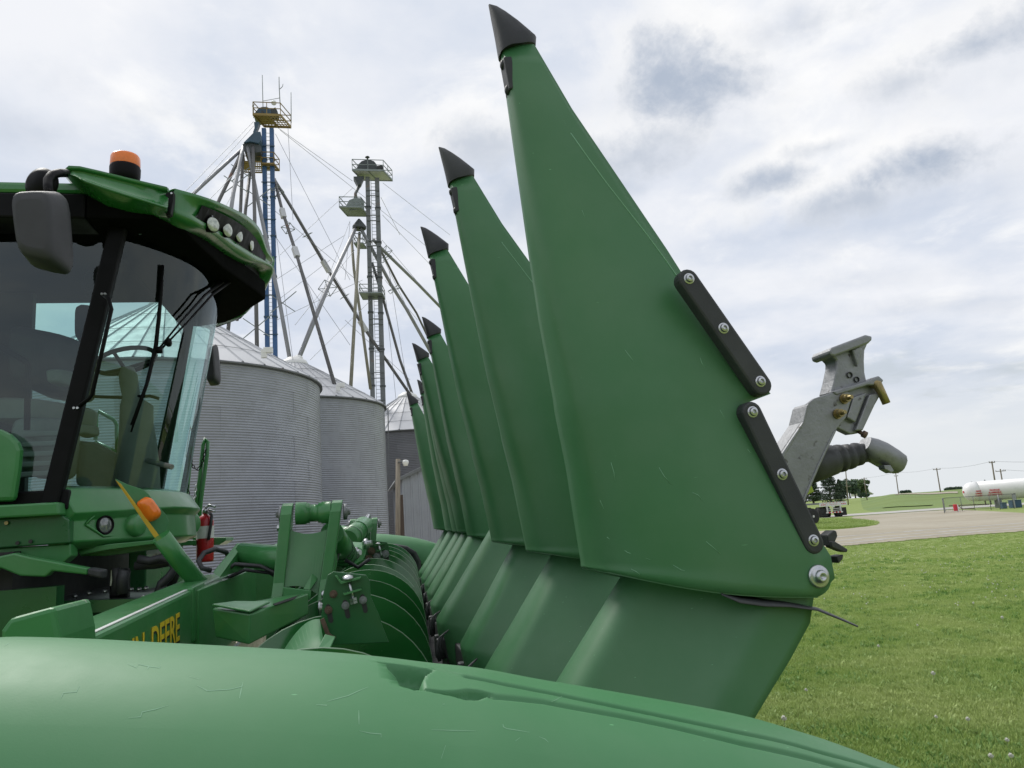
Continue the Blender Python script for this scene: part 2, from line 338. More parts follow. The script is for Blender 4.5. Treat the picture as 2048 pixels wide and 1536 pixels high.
# ================================================================== CORN HEADER
HD = thing('corn_header', 'wide green corn header with folded up black tipped snouts, mounted on the combine', 'corn header', (.45, 5.0, 0))
M['scratch'] = mat('scraped_plastic', (.17, .35, .21), .6, var=.1)
SN_SCR = [[(1400, 715), (1404, 727), (1410, 735)], [(1412, 1083), (1424, 1093), (1441, 1108)], [(1495, 898), (1499, 904), (1503, 906)], [(1150, 800), (1142, 806)], [(1178, 1043), (1215, 1075), (1255, 1105), (1300, 1119)], [(1222, 925), (1228, 945), (1230, 962)], [(1262, 1138), (1272, 1143), (1280, 1149)],
          [(1318, 935), (1330, 955), (1342, 968)], [(1108, 650), (1114, 661), (1118, 676)], [(1128, 240), (1136, 262)], [(1080, 165), (1088, 172)], [(1440, 820), (1450, 838)], [(1250, 700), (1262, 716), (1266, 722)], [(1385, 985), (1396, 990), (1404, 1000)], [(1200, 1000), (1208, 1018)], [(1346, 1130), (1362, 1140), (1370, 1142)], [(1164, 420), (1170, 436)]]
# --- snouts: one long folded-up divider, seen side on, then the same shape set at every row
Y0 = 1.775
SN_W = [.030, .062, .085, .110, .130, .150, .165, .165, .18, .19, .195, .195, .195]
SN_L = [(1003, 105), (1021, 220), (1040, 350), (1062, 500), (1083, 630), (1100, 715), (1113, 785), (1118, 812), (1143, 930), (1159, 1030), (1171, 1108), (1174, 1125), (1176, 1136)]
SN_R = [(1068, 90), (1144, 220), (1232, 350), (1333, 500), (1400, 606), (1470, 705), (1540, 788), (1493, 806), (1552, 925), (1606, 1030), (1660, 1112), (1668, 1156), (1636, 1193)]
def xz(p): return np.array((p[0], p[2]))
def snout_section(l, r, w, n=13, p=3.4, bow=0.0, fold=False):
    out = []
    for k in range(-n, n+1):
        t = k/n; q = abs(t)                                   # 0 at the ridge, 1 at the open edge
        u = q**1.35
        a = (1-(1-u)**p)**(1/p) if u < 1 else 1.0
        if fold: a = .36*(1-(1-min(u/.11, 1))**2.3)**(1/2.3)+.64*min(u/.72, 1)
        c = l+(r-l)*u
        out.append((c[0], (w*a)*(1 if t > 0 else -1)*-1, c[1]-bow*math.sin(math.pi*u)))
    return out
loc_sec = []
for i, (a, b, w) in enumerate(zip(SN_L, SN_R, SN_W)):
    l = xz(U(*a, Y0)); r = xz(U(*b, Y0-w)); loc_sec.append((l, r, w))
# resample the sections along the length so that curves come out smooth
def lerp_sections(sec, sub):
    out = []
    for i in range(len(sec)-1):
        m_ = 1 if i in (5, 6) else sub
        for k in range(m_):
            t = k/m_; out.append(tuple(sec[i][j]*(1-t)+sec[i+1][j]*t for j in range(3)))
    out.append(sec[-1]); return out
full = lerp_sections(loc_sec, 3)
B0 = loc_sec[-1][0]; T0 = xz(U(985, 14, Y0)); AX = (T0-B0)/np.linalg.norm(T0-B0)
def place(base, tip):
    d = (tip-base)/np.linalg.norm(tip-base)
    ca = AX@d; sa = AX[0]*d[1]-AX[1]*d[0]
    def f(q):
        v = np.array(q)-B0; return base+np.array((ca*v[0]-sa*v[1], sa*v[0]+ca*v[1]))
    return f
rows = []
for k, (tip, bot) in {0: ((985, 14), (1176, 1136)), 1: ((884, 302), (1057, 1101)), 2: ((846, 458), (985, 1082)), 4: ((848, 641), (935, 1071)),
                      5: ((828, 693), (915, 1063)), 6: ((836, 729), (905, 1062)), 7: ((836, 760), (891, 1060)), 8: ((816, 793), (868, 1057)), 9: ((824, 829), (872, 1056))}.items():
    Y = Y0+.8*k; rows.append((k, Y, xz(U(*tip, Y)), xz(U(*bot, Y))))
strip_px = [((1372, 562), (1518, 772), 47), ((1498, 826), (1621, 1086), 47)]
for k, Y, tp, bt in rows:
    f = place(bt, tp)
    mb = MB(); P_ = []
    for j, (l, r, w) in enumerate(full):
        sec = snout_section(l, r, w, bow=.016 if j == len(full)-1 else 0)
        P_.append([(*f((x, z))[:1], Y+y, f((x, z))[1]) for x, y, z in sec])
    mb.grid(P_)
    inner = [P_[-1][i] for i in range(len(P_[-1]))]
    mb.add(inner, [tuple(range(len(inner)))])                # closed base
    sn = mb.build('snout', M['plastic'], HD, solid=.006)
    if k < 2:
        ml = []
        for (px, py) in ((1152, 245), (1180, 290), (1220, 352), (1262, 412), (1300, 466), (1330, 512), (1352, 548), (1366, 575)):
            q = f(xz(U(px, py, Y0-.125))); ml.append((q[0], q[1]))
        from mathutils.bvhtree import BVHTree
        bv = BVHTree.FromPolygons([Vector(p) for row in P_ for p in row], [(i*len(P_[0])+j, i*len(P_[0])+j+1, (i+1)*len(P_[0])+j+1, (i+1)*len(P_[0])+j) for i in range(len(P_)-1) for j in range(len(P_[0])-1)])
        pts_ = []
        for q in ml:
            h_ = bv.ray_cast(Vector((q[0], Y-.6, q[1])), Vector((0, 1, 0)))
            if h_[0] is not None: pts_.append((h_[0][0], h_[0][1]-.003, h_[0][2]))
        if k == 0:
            for ln_s in SN_SCR:
                sp_ = []
                for (px, py) in ln_s:
                    o_ = Vector(CAM); d_ = Vector(ray(px, py)).normalized(); h_ = bv.ray_cast(o_, d_)
                    if h_[0] is not None: sp_.append(h_[0]-d_*.0033)
                if len(sp_) > 1: MB().tube(sp_, [.0006]+[.0009]*(len(sp_)-2)+[.0004], 4).build('scratch', M['scratch'], sn)
        if len(pts_) > 2: MB().tube(pts_, .0015, 5).build('mould_line', M['scratch'], sn)
    # pivot lobe at the rear lower corner of each snout
    def Q(px, py, dy=0.0):
        q = f(xz(U(px, py, Y0-.19))); return np.array((q[0], Y-.19+dy, q[1]))
    lob = capsule(Q(1608, 1120)[[0, 2]], Q(1633, 1155)[[0, 2]], .086 if True else 0, 12)
    lm = MB().prism([tuple(p) for p in lob], Y-.186, Y-.15); lm.build('pivot_lug', M['plastic'], sn, bevel=.008)
    # rubber claw tip
    bl, br = (np.array(f(xz(U(1001, 112, Y0)))), np.array(f(xz(U(1072, 100, Y0)))))
    tb = MB(); rings = []
    claw = [((998, 112), (1070, 98), .046), ((995, 95), (1071, 82), .047), ((992, 78), (1056, 68), .042), ((988, 58), (1036, 50), .036), ((983, 36), (1013, 31), .026), ((979, 18), (995, 17), .014), ((977, 10), (983, 11), .005)]
    for a, b, w in claw:
        pa, pb = f(xz(U(*a, Y0))), f(xz(U(*b, Y0))); ring = []
        for q in range(20):
            t = 2*math.pi*q/20; cx = math.copysign(abs(math.cos(t))**.75, math.cos(t)); cy = math.copysign(abs(math.sin(t))**.75, math.sin(t))
            c = (pa+pb)/2-(pb-pa)/2*cx; ring.append((c[0], Y+w*cy*(1 if cx > 0 else .9), c[1]))
        rings.append(ring)
    tb.grid(rings, closed=True); tb.add(rings[-1], [tuple(range(20))]); tb.add(rings[0], [tuple(range(20))])
    tb.build('tip', M['rubber'], sn, solid=.0)
    # little wear strip with two bolts up near the tip, on the ridge
    ws = MB(); a, b = f(xz(U(1011, 128, Y0))), f(xz(U(1023, 192, Y0))); d = (b-a)/np.linalg.norm(b-a); nrm = np.array((-d[1], d[0]));  nrm = nrm if nrm[0] < 0 else -nrm
    m0 = np.array(((a+b)/2)[[0]].tolist()+[Y-.012]+((a+b)/2)[[1]].tolist())
    ws.bar((a[0]+nrm[0]*.001, Y-.010, a[1]+nrm[1]*.001), (b[0]+nrm[0]*.001, Y-.010, b[1]+nrm[1]*.001), .050, .022, up=(nrm[0], 0, nrm[1])); ws.build('wear_strip', M['rubber'], sn, bevel=.004)
    for t in (.1, .88):
        c = a+(b-a)*t; MB().lathe([(-.002, .013), (.008, .013), (.012, .008), (.013, 0)], (c[0]+nrm[0]*.005, Y-.010, c[1]+nrm[1]*.005), (nrm[0], 0, nrm[1]), 12).build('bolt', M['rubber'], sn)
    # long black wear strips along the open edge with three bolts each
    if k < 3:
        for (a, b, w) in strip_px:
            yA = Y-.168-.02*(a[0] > 1450); Yp = Y0-.185
            oa, ob = f(xz(U(*a, Yp))), f(xz(U(*b, Yp))); wd = w/FPX*Yp
            cap = capsule(oa, ob, wd, 9)
            MB().prism([tuple(p) for p in cap], Y-.202, Y-.165).build('wear_strip', M['rubber'], sn, bevel=.006)
            for t in ((0.0, .47, .97) if a[0] < 1450 else (0.0, .48, .98)):
                c = oa+(ob-oa)*t; o = (c[0], Y-.200, c[1])
                MB()._lathe([(0, .013), (.003, .013), (.0045, .010), (.0035, .0095), (.009, .0085), (.0105, .005), (.006, .004), (.006, .0)], o, (0, -1, 0), 18, False).build('bolt', M['steel'], sn)
        pv = Q(1632, 1152); MB()._lathe([(0, .025), (.004, .025), (.006, .021), (.006, .015), (.012, .014), (.018, .011), (.020, .007), (.013, .005), (.013, 0)], (pv[0], Y-.199, pv[2]), (0, -1, 0), 24, True).build('pivot_bolt', M['steel'], sn)

# --- row hoods underneath
HO_L = [(1335, 1010), (1290, 1088), (1245, 1162), (1200, 1236), (1158, 1306), (1117, 1374), (1068, 1452), (1024, 1524), (1022, 1540), (1030, 1600), (1044, 1680), (1058, 1760)]
HO_R = [(1640, 1080), (1630, 1150), (1616, 1245), (1575, 1316), (1530, 1380), (1482, 1450), (1430, 1530), (1380, 1600), (1345, 1650), (1300, 1720), (1250, 1790), (1200, 1860)]
HO_W0 = [.165]*3+[.17, .18, .19, .20, .21]+[.21]*4
HO_W1 = [.165, .175, .20, .24, .27, .29, .30, .30]+[.30]*4
HB0 = xz(U(1245, 1162, Y0)); HE0 = xz(U(1024, 1524, Y0)); HAX = (HE0-HB0)/np.linalg.norm(HE0-HB0)
hood_px = {0: ((1245, 1162), (1024, 1524)), 1: ((1106, 1113), (965, 1361)), 2: ((1027, 1092), (912, 1312)), 3: ((966, 1084), (871, 1246)), 4: ((936, 1074), (860, 1210)),
           5: ((921, 1071), (851, 1190)), 6: ((909, 1069), (845, 1175)), 7: ((894, 1067), (838, 1163)), 8: ((886, 1065), (833, 1152))}
for k, (a, b) in hood_px.items():
    Y = Y0+.8*k; ba = xz(U(*a, Y)); eb = xz(U(*b, Y)); d = (eb-ba)/np.linalg.norm(eb-ba); ca = HAX@d; sa = HAX[0]*d[1]-HAX[1]*d[0]
    def f(q):
        v = np.array(q)-HB0; return ba+np.array((ca*v[0]-sa*v[1], sa*v[0]+ca*v[1]))
    P_ = []
    for (l, r, w) in zip(HO_L, HO_R, HO_W0 if k == 0 else HO_W1):
        l_ = xz(U(*l, Y0)); r_ = xz(U(*r, Y0-.16)); sec = snout_section(l_, r_, w, n=26, fold=True)
        P_.append([(f((x, z))[0], Y+y, f((x, z))[1]) for x, y, z in sec])
    hb = MB().grid(P_); hb.add(P_[-1], [tuple(range(len(P_[-1])))]); hd = hb.build('row_hood', M['plastic'], HD, solid=.006)
    # gathering chain fingers and the dark row unit showing past the tail of the hood
    e = f(xz(U(1024, 1524, Y0)))
    e = e+np.array((.03, -.03)); rb = MB().box((e[0]+.13, Y+.02, e[1]-.17), (.26, .30, .22)); rb.box((e[0]+.0, Y-.10, e[1]-.10), (.10, .05, .10)); rb.box((e[0], Y+.12, e[1]-.12), (.08, .05, .12)); rb.box((e[0]+.12, Y+.4, e[1]-.10), (.22, .46, .10))
    ru = rb.build('row_unit', M['cast_dark'], HD, bevel=.01)
    for j in range(3):
        x0 = e[0]-.0+.02*j; y0 = Y-.24+.06*j
        MB().tube([(x0-.05, y0, e[1]-.14), (x0-.062, y0+.005, e[1]-.08), (x0-.045, y0+.01, e[1]-.03), (x0-.01, y0+.015, e[1]-.005)], [.010, .009, .006, .003], 7).build('chain_finger', M['cast_dark'], ru)
# --- curved rubber flap below the nearest snout
flp = []
for (px, py, ww) in [(1440, 1186, .03), (1480, 1196, .045), (1530, 1203, .05), (1580, 1207, .045), (1630, 1217, .035), (1680, 1236, .02), (1716, 1252, .006)]:
    c = U(px, py, Y0-.17); flp.append([(c[0], c[1]-.02, c[2]+.004), (c[0]+.004, c[1]-.03+ww*.5, c[2]-.008), (c[0]+.01, c[1]+ww*2.2, c[2]-.002)])
ft = [(1440, 1184), (1480, 1190), (1530, 1196), (1580, 1203), (1635, 1216), (1690, 1240), (1716, 1252)]; fb_ = [(1444, 1190), (1480, 1206), (1530, 1213), (1580, 1214), (1635, 1221), (1690, 1243), (1716, 1254)]
MB().grid([[U(*a, Y0-.15), (U(*a, Y0-.19)+U(*b, Y0-.19))/2, U(*b, Y0-.20)] for a, b in zip(ft, fb_)]).build('rubber_flap', M['rubber'], HD, solid=.0022)
# --- cast support arm with its boot, standing out in front of the nearest row
YA = 2.02
def PX(pts, Y): return [tuple(xz(U(a, b, Y))) for a, b in pts]
arm = MB().prism(PX([(1520, 1010), (1563, 906), (1604, 845), (1614, 808), (1628, 797), (1687, 777), (1700, 786), (1703, 800), (1692, 836), (1674, 858), (1640, 930), (1606, 1010), (1580, 1060), (1530, 1060)], YA), YA, YA+.014)
arm.prism(PX([(1563, 906), (1604, 845), (1612, 812), (1617, 806), (1608, 846), (1572, 906), (1545, 980), (1530, 1000)], YA), YA-.004, YA+.075)
arm.prism(PX([(1674, 858), (1640, 930), (1606, 1010), (1600, 1010), (1634, 930), (1667, 862)], YA), YA-.003, YA+.06)
ARM = arm.build('support_arm', M['cast'], HD, bevel=.004)
for (px, py) in ((1687, 798), (1674, 828)):
    c = U(px, py, YA); MB()._lathe([(0, .0155), (.005, .0155), (.005, .012), (.020, .012), (.020, .007), (.036, .006), (.036, 0)], c, (0.1, -1, 0.02), 14, False).build('bolt', M['brass'], ARM)
hp = [(1650, 706), (1653, 700), (1690, 686), (1722, 674), (1734, 677), (1733, 688), (1727, 702), (1726, 722), (1727, 746), (1731, 764), (1700, 790), (1657, 788), (1664, 762), (1670, 733), (1670, 722), (1664, 716), (1653, 713)]
hm = MB().prism(PX(hp, YA+.03), YA+.022, YA+.085)
hm.prism(PX([(1649, 705), (1653, 699), (1722, 673), (1735, 676), (1734, 684), (1728, 690), (1660, 716), (1652, 714)], YA+.02), YA-.005, YA+.095)
hm.prism(PX([(1700, 700), (1716, 692), (1722, 700), (1712, 734)], YA+.018), YA+.008, YA+.03)
HM = hm.build('arm_head', M['cast'], HD, bevel=.007)
for (px, py, r) in ((1699, 750, .0095), (1713, 759, .009)):
    c = U(px, py, YA+.02); MB()._lathe([(0, r), (.003, r), (.003, r*.8), (-.004, r*.75), (-.004, 0)], c, (0, -1, 0), 16, False).build('drill_hole', M['ink'], HM)
bk = MB().prism(PX([(1690, 786), (1727, 763), (1752, 757), (1759, 770), (1762, 792), (1720, 866), (1703, 868), (1676, 855)], YA+.016), YA+.02, YA+.05)
bk.prism(PX([(1735, 790), (1758, 786), (1722, 862), (1707, 862)], YA+.014), YA+.004, YA+.022)
bk.prism(PX([(1703, 795), (1730, 786), (1707, 846), (1690, 836)], YA+.014), YA+.004, YA+.022)
bk.prism(PX([(1660, 784), (1700, 772), (1728, 764), (1752, 753), (1762, 762), (1756, 772), (1730, 772), (1700, 782), (1668, 792)], YA+.01), YA-.004, YA+.06)
BK = bk.build('sliding_block', M['cast'], HD, bevel=.004)
MB().tube([U(1742, 772, YA+.02), U(1746, 765, YA+.01), U(1754, 768, YA), U(1763, 785, YA), U(1773, 807, YA)], [.013, .0145, .0145, .0125, .012], 12).build('lock_pin', M['brass'], BK)
MB().tube([U(1716, 862, YA+.02), U(1729, 870, YA+.01)], .006, 8).lathe([(0, .011), (.012, .011)], U(1725, 867, YA+.012), (.8, -.2, -.5), 8).build('bolt', M['rust'], BK)
bt = [(1600, 935, .070), (1632, 927, .062), (1655, 922, .056), (1667, 919, .053), (1669, 919, .044), (1673, 918, .044), (1676, 917, .051), (1684, 916, .049), (1686, 915, .040), (1690, 915, .040), (1693, 914, .047), (1701, 912, .045), (1703, 911, .037), (1707, 910, .037), (1710, 909, .043), (1718, 908, .041), (1720, 907, .035), (1735, 905, .035), (1750, 906, .034), (1764, 912, .034)]
BT = MB().tube([U(a, b, YA+.10) for a, b, r in bt], [r*.86 for a, b, r in bt], 18).build('ribbed_boot', M['cast_dark'], HD)
em = MB(); rg = []
for (px, py, r) in [(1728, 888, .030), (1740, 898, .043), (1758, 906, .044), (1778, 918, .043), (1794, 928, .040), (1798, 931, .034)]:
    c = U(px, py, YA+.09); ring = []
    ax = U(1800, 932, YA+.09)-U(1728, 888, YA+.09); ax /= np.linalg.norm(ax); sd_ = np.array((0, 1., 0)); up_ = np.cross(sd_, ax)
    for q in range(16):
        t = 2*math.pi*q/16; ring.append(c+r*(up_*math.copysign(abs(math.cos(t))**.7, math.cos(t))*.82+sd_*math.copysign(abs(math.sin(t))**.7, math.sin(t))))
    rg.append(ring)
em.grid(rg, closed=True); em.add(rg[0], [tuple(range(16))]); em.add(rg[-1], [tuple(range(16))])
em.prism(PX([(1796, 908), (1806, 910), (1811, 917), (1804, 922), (1792, 920)], YA+.08), YA+.08, YA+.1)
em.prism(PX([(1768, 930), (1782, 930), (1789, 942), (1784, 946), (1770, 938)], YA+.05), YA+.05, YA+.08)
em.build('boot_end', M['cast'], BT, bevel=.003)
lk = MB().prism(PX([(1638, 1070), (1650, 1060), (1656, 1062), (1658, 1072), (1652, 1086), (1640, 1092)], YA-.1), YA-.14, YA-.1)
lk.prism(PX([(1640, 1082), (1650, 1083), (1674, 1098), (1672, 1104), (1662, 1102), (1642, 1094)], YA-.1), YA-.15, YA-.12)
lk.prism(PX([(1655, 1112), (1670, 1108), (1668, 1118), (1660, 1126)], YA-.1), YA-.14, YA-.10)
lk.build('latch_bracket', M['cast_dark'], HD, bevel=.003)

_a = [[(520, 180), (545, 186), (580, 190), (620, 195), (640, 191), (660, 188)], [(610, 206), (616, 201), (622, 197)], [(825, 275), (831, 286), (845, 292), (885, 287), (930, 280), (975, 270), (1015, 262)], [(1285, 348), (1320, 350), (1355, 350)], [(1360, 335), (1400, 323), (1440, 310), (1470, 293), (1500, 275)],
      [(1475, 372), (1472, 400), (1470, 430)], [(1465, 457), (1500, 463), (1540, 470), (1575, 480)], [(255, 325), (275, 308), (300, 290), (340, 278)], [(525, 405), (560, 392), (600, 380), (650, 368), (705, 357)], [(970, 320), (985, 298), (998, 275)], [(20, 108), (30, 100), (38, 92)], [(325, 503), (335, 506)], [(1810, 340), (1822, 352)], [(790, 240), (800, 237)]]
_b = [[(535, 318), (538, 328), (548, 335), (590, 343), (640, 352)], [(680, 370), (700, 379), (720, 390)], [(730, 228), (752, 216), (775, 205)], [(290, 435), (300, 430)], [(295, 240), (300, 236)], [(580, 385), (600, 370)], [(250, 340), (330, 341), (430, 347)]]
SCR = [[(x/2.048, 1240+y/2.048) for x, y in l] for l in _a]+[[(740+x/2.008, 1290+y/2.008) for x, y in l] for l in _b]
# --- end fender filling the bottom of the picture: long moulded dome running forward and down
FX = [(-130, 1282), (-60, 1277), (0, 1274), (150, 1279), (300, 1288), (450, 1297), (650, 1311), (760, 1322), (870, 1337), (974, 1350), (1100, 1376), (1238, 1402), (1350, 1424), (1472, 1449), (1560, 1470), (1636, 1494), (1740, 1530), (1880, 1588), (2040, 1660)]
cx_ = []; 
for p in FX:
    w = U(*p, 1.06); h = U(p[0]+8, p[1], 1.06); cx_.append((w[0], w[2], math.atan2(CAM[2]-w[2], 1.06)))
cx_ = np.array(cx_)
from numpy import interp
def smooth_interp(x, xs, ys):            # Catmull-Rom through the stations
    i = int(np.clip(np.searchsorted(xs, x)-1, 0, len(xs)-2)); h = xs[i+1]-xs[i]; t = (x-xs[i])/h
    def sl(j):
        if j == 0: return (ys[1]-ys[0])/(xs[1]-xs[0])
        if j == len(xs)-1: return (ys[-1]-ys[-2])/(xs[-1]-xs[-2])
        return (ys[j+1]-ys[j-1])/(xs[j+1]-xs[j-1])
    return ys[i]*(1+2*t)*(1-t)**2+h*sl(i)*t*(1-t)**2+ys[i+1]*t*t*(3-2*t)+h*sl(i+1)*t*t*(t-1)
RF = .24
xs = list(np.arange(-.50, .06, .012))+list(np.arange(.06, .80, .0035))+list(np.arange(.80, 1.0, .02))
phi = list(np.radians(np.arange(-75, 2, 7)))+list(np.radians(np.arange(2, 44, .5)))+list(np.radians(np.arange(44, 100, 4)))
grid = np.zeros((len(xs), len(phi), 3)); nor = np.zeros_like(grid)
for i, x in enumerate(xs):
    zc = smooth_interp(x, cx_[:, 0], cx_[:, 1])-.005; al = smooth_interp(x, cx_[:, 0], cx_[:, 2])
    ya = 1.06+RF*math.sin(al); za = zc-RF*math.cos(al)
    for j, p in enumerate(phi):
        fl = 1.0+.10*max(0, p-.25)**1.5
        grid[i, j] = (x, ya-RF*math.sin(p)*fl, za+RF*math.cos(p)*fl); nor[i, j] = (.15, -math.sin(p), math.cos(p))
def to_px(pts):
    v = pts-CAM; w = v@FW; return np.stack([1024+FPX*(v@RT)/w, 768-FPX*(v@UP)/w], -1)
front = [j for j, p in enumerate(phi) if .10 < p < 1.2]
gp = to_px(grid[:, front].reshape(-1, 3)); g3 = grid[:, front].reshape(-1, 3)
def onto(poly):                           # photo polyline -> points on the dome
    return np.array([g3[np.argmin(((gp-np.array(q))**2).sum(1))] for q in poly])
def seg_dist(pts, line):
    d = np.full(len(pts), 9.)
    for a, b in zip(line[:-1], line[1:]):
        ab = b-a; t = np.clip(((pts-a)@ab)/(ab@ab+1e-12), 0, 1); d = np.minimum(d, np.linalg.norm(pts-(a+t[:, None]*ab), axis=1))
    return d
def inside(poly, q):                      # even-odd test in photo space of the traced pocket outline
    x, y = q[:, 0], q[:, 1]; r = np.zeros(len(q), bool); n = len(poly)
    for i in range(n):
        (x0, y0), (x1, y1) = poly[i], poly[(i+1) % n]
        c = ((y0 > y) != (y1 > y)); r ^= c & (x < (x1-x0)*(y-y0)/((y1-y0) if y1 != y0 else 1e-9)+x0)
    return r
allp = grid.reshape(-1, 3); disp = np.zeros(len(allp))
apx = to_px(allp)
def groove(px, width, depth):
    global disp
    d = seg_dist(allp, onto(px)); disp -= depth*np.exp(-(d/width)**2)
def pocket(px, depth, soft):
    global disp
    o = onto(px+[px[0]]); d = seg_dist(allp, o); s = np.where(inside(px, apx) & (allp[:, 1] < 1.1), d, -d)
    disp -= depth*np.clip(.5+s/(2*soft), 0, 1)**1.5
groove([(935, 1352), (1010, 1368), (1100, 1386), (1240, 1414), (1340, 1435), (1480, 1464), (1640, 1503), (1770, 1541), (1900, 1584)], .0040, .0075)
groove([(985, 1392), (1088, 1403), (1238, 1430), (1347, 1453), (1487, 1487), (1586, 1510), (1700, 1538), (1800, 1566)], .0046, .0058)
groove([(866, 1338), (935, 1351)], .003, .002)
pocket([(770, 1325), (800, 1329), (864, 1339), (848, 1350), (842, 1364), (846, 1379), (830, 1377), (812, 1374), (800, 1358), (788, 1340)], .026, .0028)
pocket([(846, 1379), (905, 1390), (930, 1398), (952, 1399), (970, 1392), (984, 1387), (960, 1381), (938, 1379), (918, 1383), (890, 1384)], .013, .0028)
allp = allp+disp[:, None]*nor.reshape(-1, 3); grid = allp.reshape(grid.shape)
EF = MB().grid([[tuple(p) for p in row] for row in grid], smooth=True).build('end_fender', M['plastic_pale'], HD, recalc=False)
for line in SCR:
    p_ = onto(line); nn_ = np.array([nor.reshape(-1, 3)[np.argmin(((allp-q)**2).sum(1))] for q in p_]); 
    rib = []
    for i_, q in enumerate(p_):
        d_ = p_[min(i_+1, len(p_)-1)]-p_[max(i_-1, 0)]; d_ = d_/(np.linalg.norm(d_)+1e-9); s_ = np.cross(d_, nn_[i_]); wv_ = .00055*(.35 if i_ in (0, len(p_)-1) else 1)
        rib.append([q-s_*wv_+nn_[i_]*.0003, q+nn_[i_]*.0003, q+s_*wv_+nn_[i_]*.0003])
    MB().grid(rib).build('scratch', M['scratch'], EF)
# the same kind of fender closes the far end of the header
fx = [(-.35, 1.53), (-.1, 1.575), (.17, 1.577), (.4, 1.545), (.62, 1.50), (.83, 1.43), (1.1, 1.30), (1.4, 1.12)]
fa = np.array(fx); P_ = []
for x in np.linspace(-.35, 1.4, 40):
    zc = smooth_interp(x, fa[:, 0], fa[:, 1]); P_.append([(x, 9.0-.30*math.sin(p)*.9, zc-.30+.30*math.cos(p)) for p in np.radians(np.arange(-85, 91, 9))])
FF = MB().grid(P_).build('end_fender', M['plastic_pale'], HD)
# inner wall of the far end with the dark rubber edged arch
MB().box((.0, 8.86, 1.0), (1.95, .02, .76)).build('end_wall', M['paint_dark'], FF)
ar = [U(px, py, 8.7) for px, py in [(766, 1096), (790, 1094), (812, 1098), (828, 1108), (836, 1124), (836, 1140), (834, 1150)]]
MB().tube(ar, .035, 8).build('rubber_edging', M['rubber'], FF)

# --- auger: centre tube and two helical flights
AXX = lambda y: -.115+.062*(y-2.6)
AXZ = lambda y: .985+.024*(y-2.6)
MB().tube([(AXX(1.5), 1.5, AXZ(1.5)), (AXX(8.8), 8.8, AXZ(8.8))], .13, 24).build('auger_tube', M['flight'], HD)
def flight(y0, y1, hand, r=.352, pitch=.64):
    n = int((y1-y0)/pitch*44); P_ = []
    for i in range(n+1):
        y = y0+(y1-y0)*i/n; a = hand*2*math.pi*(y-y0)/pitch+.6
        P_.append([(AXX(y)+q*math.cos(a), y+.03*(q-.12), AXZ(y)+q*math.sin(a)) for q in np.linspace(.12, r, 6)])
    fl_ = MB().grid(P_).build('auger_flight', M['flight'], HD, solid=.005); es_ = fl_.modifiers.new('split', 'EDGE_SPLIT'); es_.split_angle = math.radians(50)
    MB().tube([p[-1] for p in P_], .0028, 5, cap=False).build('worn_edge', M['edge'], fl_); return fl_
M['edge'] = mat('worn_edge', (.20, .30, .20), .35, .3, var=.2)
flight(1.5, 4.80, -1); flight(4.95, 8.6, 1)
# trough under and behind the auger
P_ = [[(AXX(y)+.40*math.cos(a), y, AXZ(y)+.40*math.sin(a)) for a in np.radians(np.arange(165, 335, 12))] for y in (1.3, 3.0, 5.0, 7.0, 8.85)]
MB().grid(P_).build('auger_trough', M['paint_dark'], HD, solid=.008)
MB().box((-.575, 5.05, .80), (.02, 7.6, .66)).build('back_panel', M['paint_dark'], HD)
MB().box((.62, 5.05, .60), (.95, 7.7, .16)).build('header_shade_plate', M['cast_dark'], HD, bevel=.01)  # dark plate added in place of shade under the header
# --- rear beam with the maker's lettering
bx0, bx1 = -.62, -.74
def beam_z(y): return 1.36+.027*(y-2.0)
def beam_pts(y0, y1, x0, x1, dz0, dz1):
    return [(x, y, beam_z(y)+dz) for y in (y0, y1) for x in (x0, x1) for dz in (dz0, dz1)]
def slab(y0, y1, x0, x1, dz0, dz1):
    v = beam_pts(y0, y1, x0, x1, dz0, dz1); m_ = MB(); return m_.add(v, [(0, 1, 3, 2), (4, 6, 7, 5), (0, 4, 5, 1), (2, 3, 7, 6), (0, 2, 6, 4), (1, 5, 7, 3)])
YB1 = 4.05
BM = slab(1.1, YB1, -.64, -.80, -.42, .035).build('rear_beam', M['paint'], HD, bevel=.012)
slab(1.1, 3.2, -.655, -.668, .036, .0385).build('edge_trim', M['white'], BM)
slab(3.2, 3.42, -.632, -.66, -.16, .045).build('cover_plate', M['paint'], BM, bevel=.008)
slab(6.15, 8.9, -.64, -.80, -.42, .035).build('rear_beam', M['paint'], HD, bevel=.012)
bn = MB(); 
cy = 2.56; o = U(268, 1281, cy); 
tz = beam_z(2.6)-.075
tz = beam_z(2.6)-.074; mt = frame3((-.6385, 2.60, tz), (0, 1, .027), (0, 0, 1))
for wd_, dx_ in (('JOHN', -.235), ('DEERE', .20)):
    text(wd_, .135, mt @ Matrix.Translation((dx_, 0, .0006)), M['yellow'], 'lettering', BM, .0006, .0016)
    text(wd_, .135, mt @ Matrix.Translation((dx_+.006, -.006, 0)), M['ink'], 'lettering_shadow', BM, .0004, .0035)
# worn block at the left end of the beam
wb = MB().poly3([U(0, 1262, 1.75), U(18, 1237, 1.75), U(108, 1213, 1.75), U(120, 1275, 1.75), U(122, 1330, 1.75), U(0, 1330, 1.75)], (0, .22, 0)); wb.build('beam_end_block', M['paint_worn'], HD, bevel=.01)
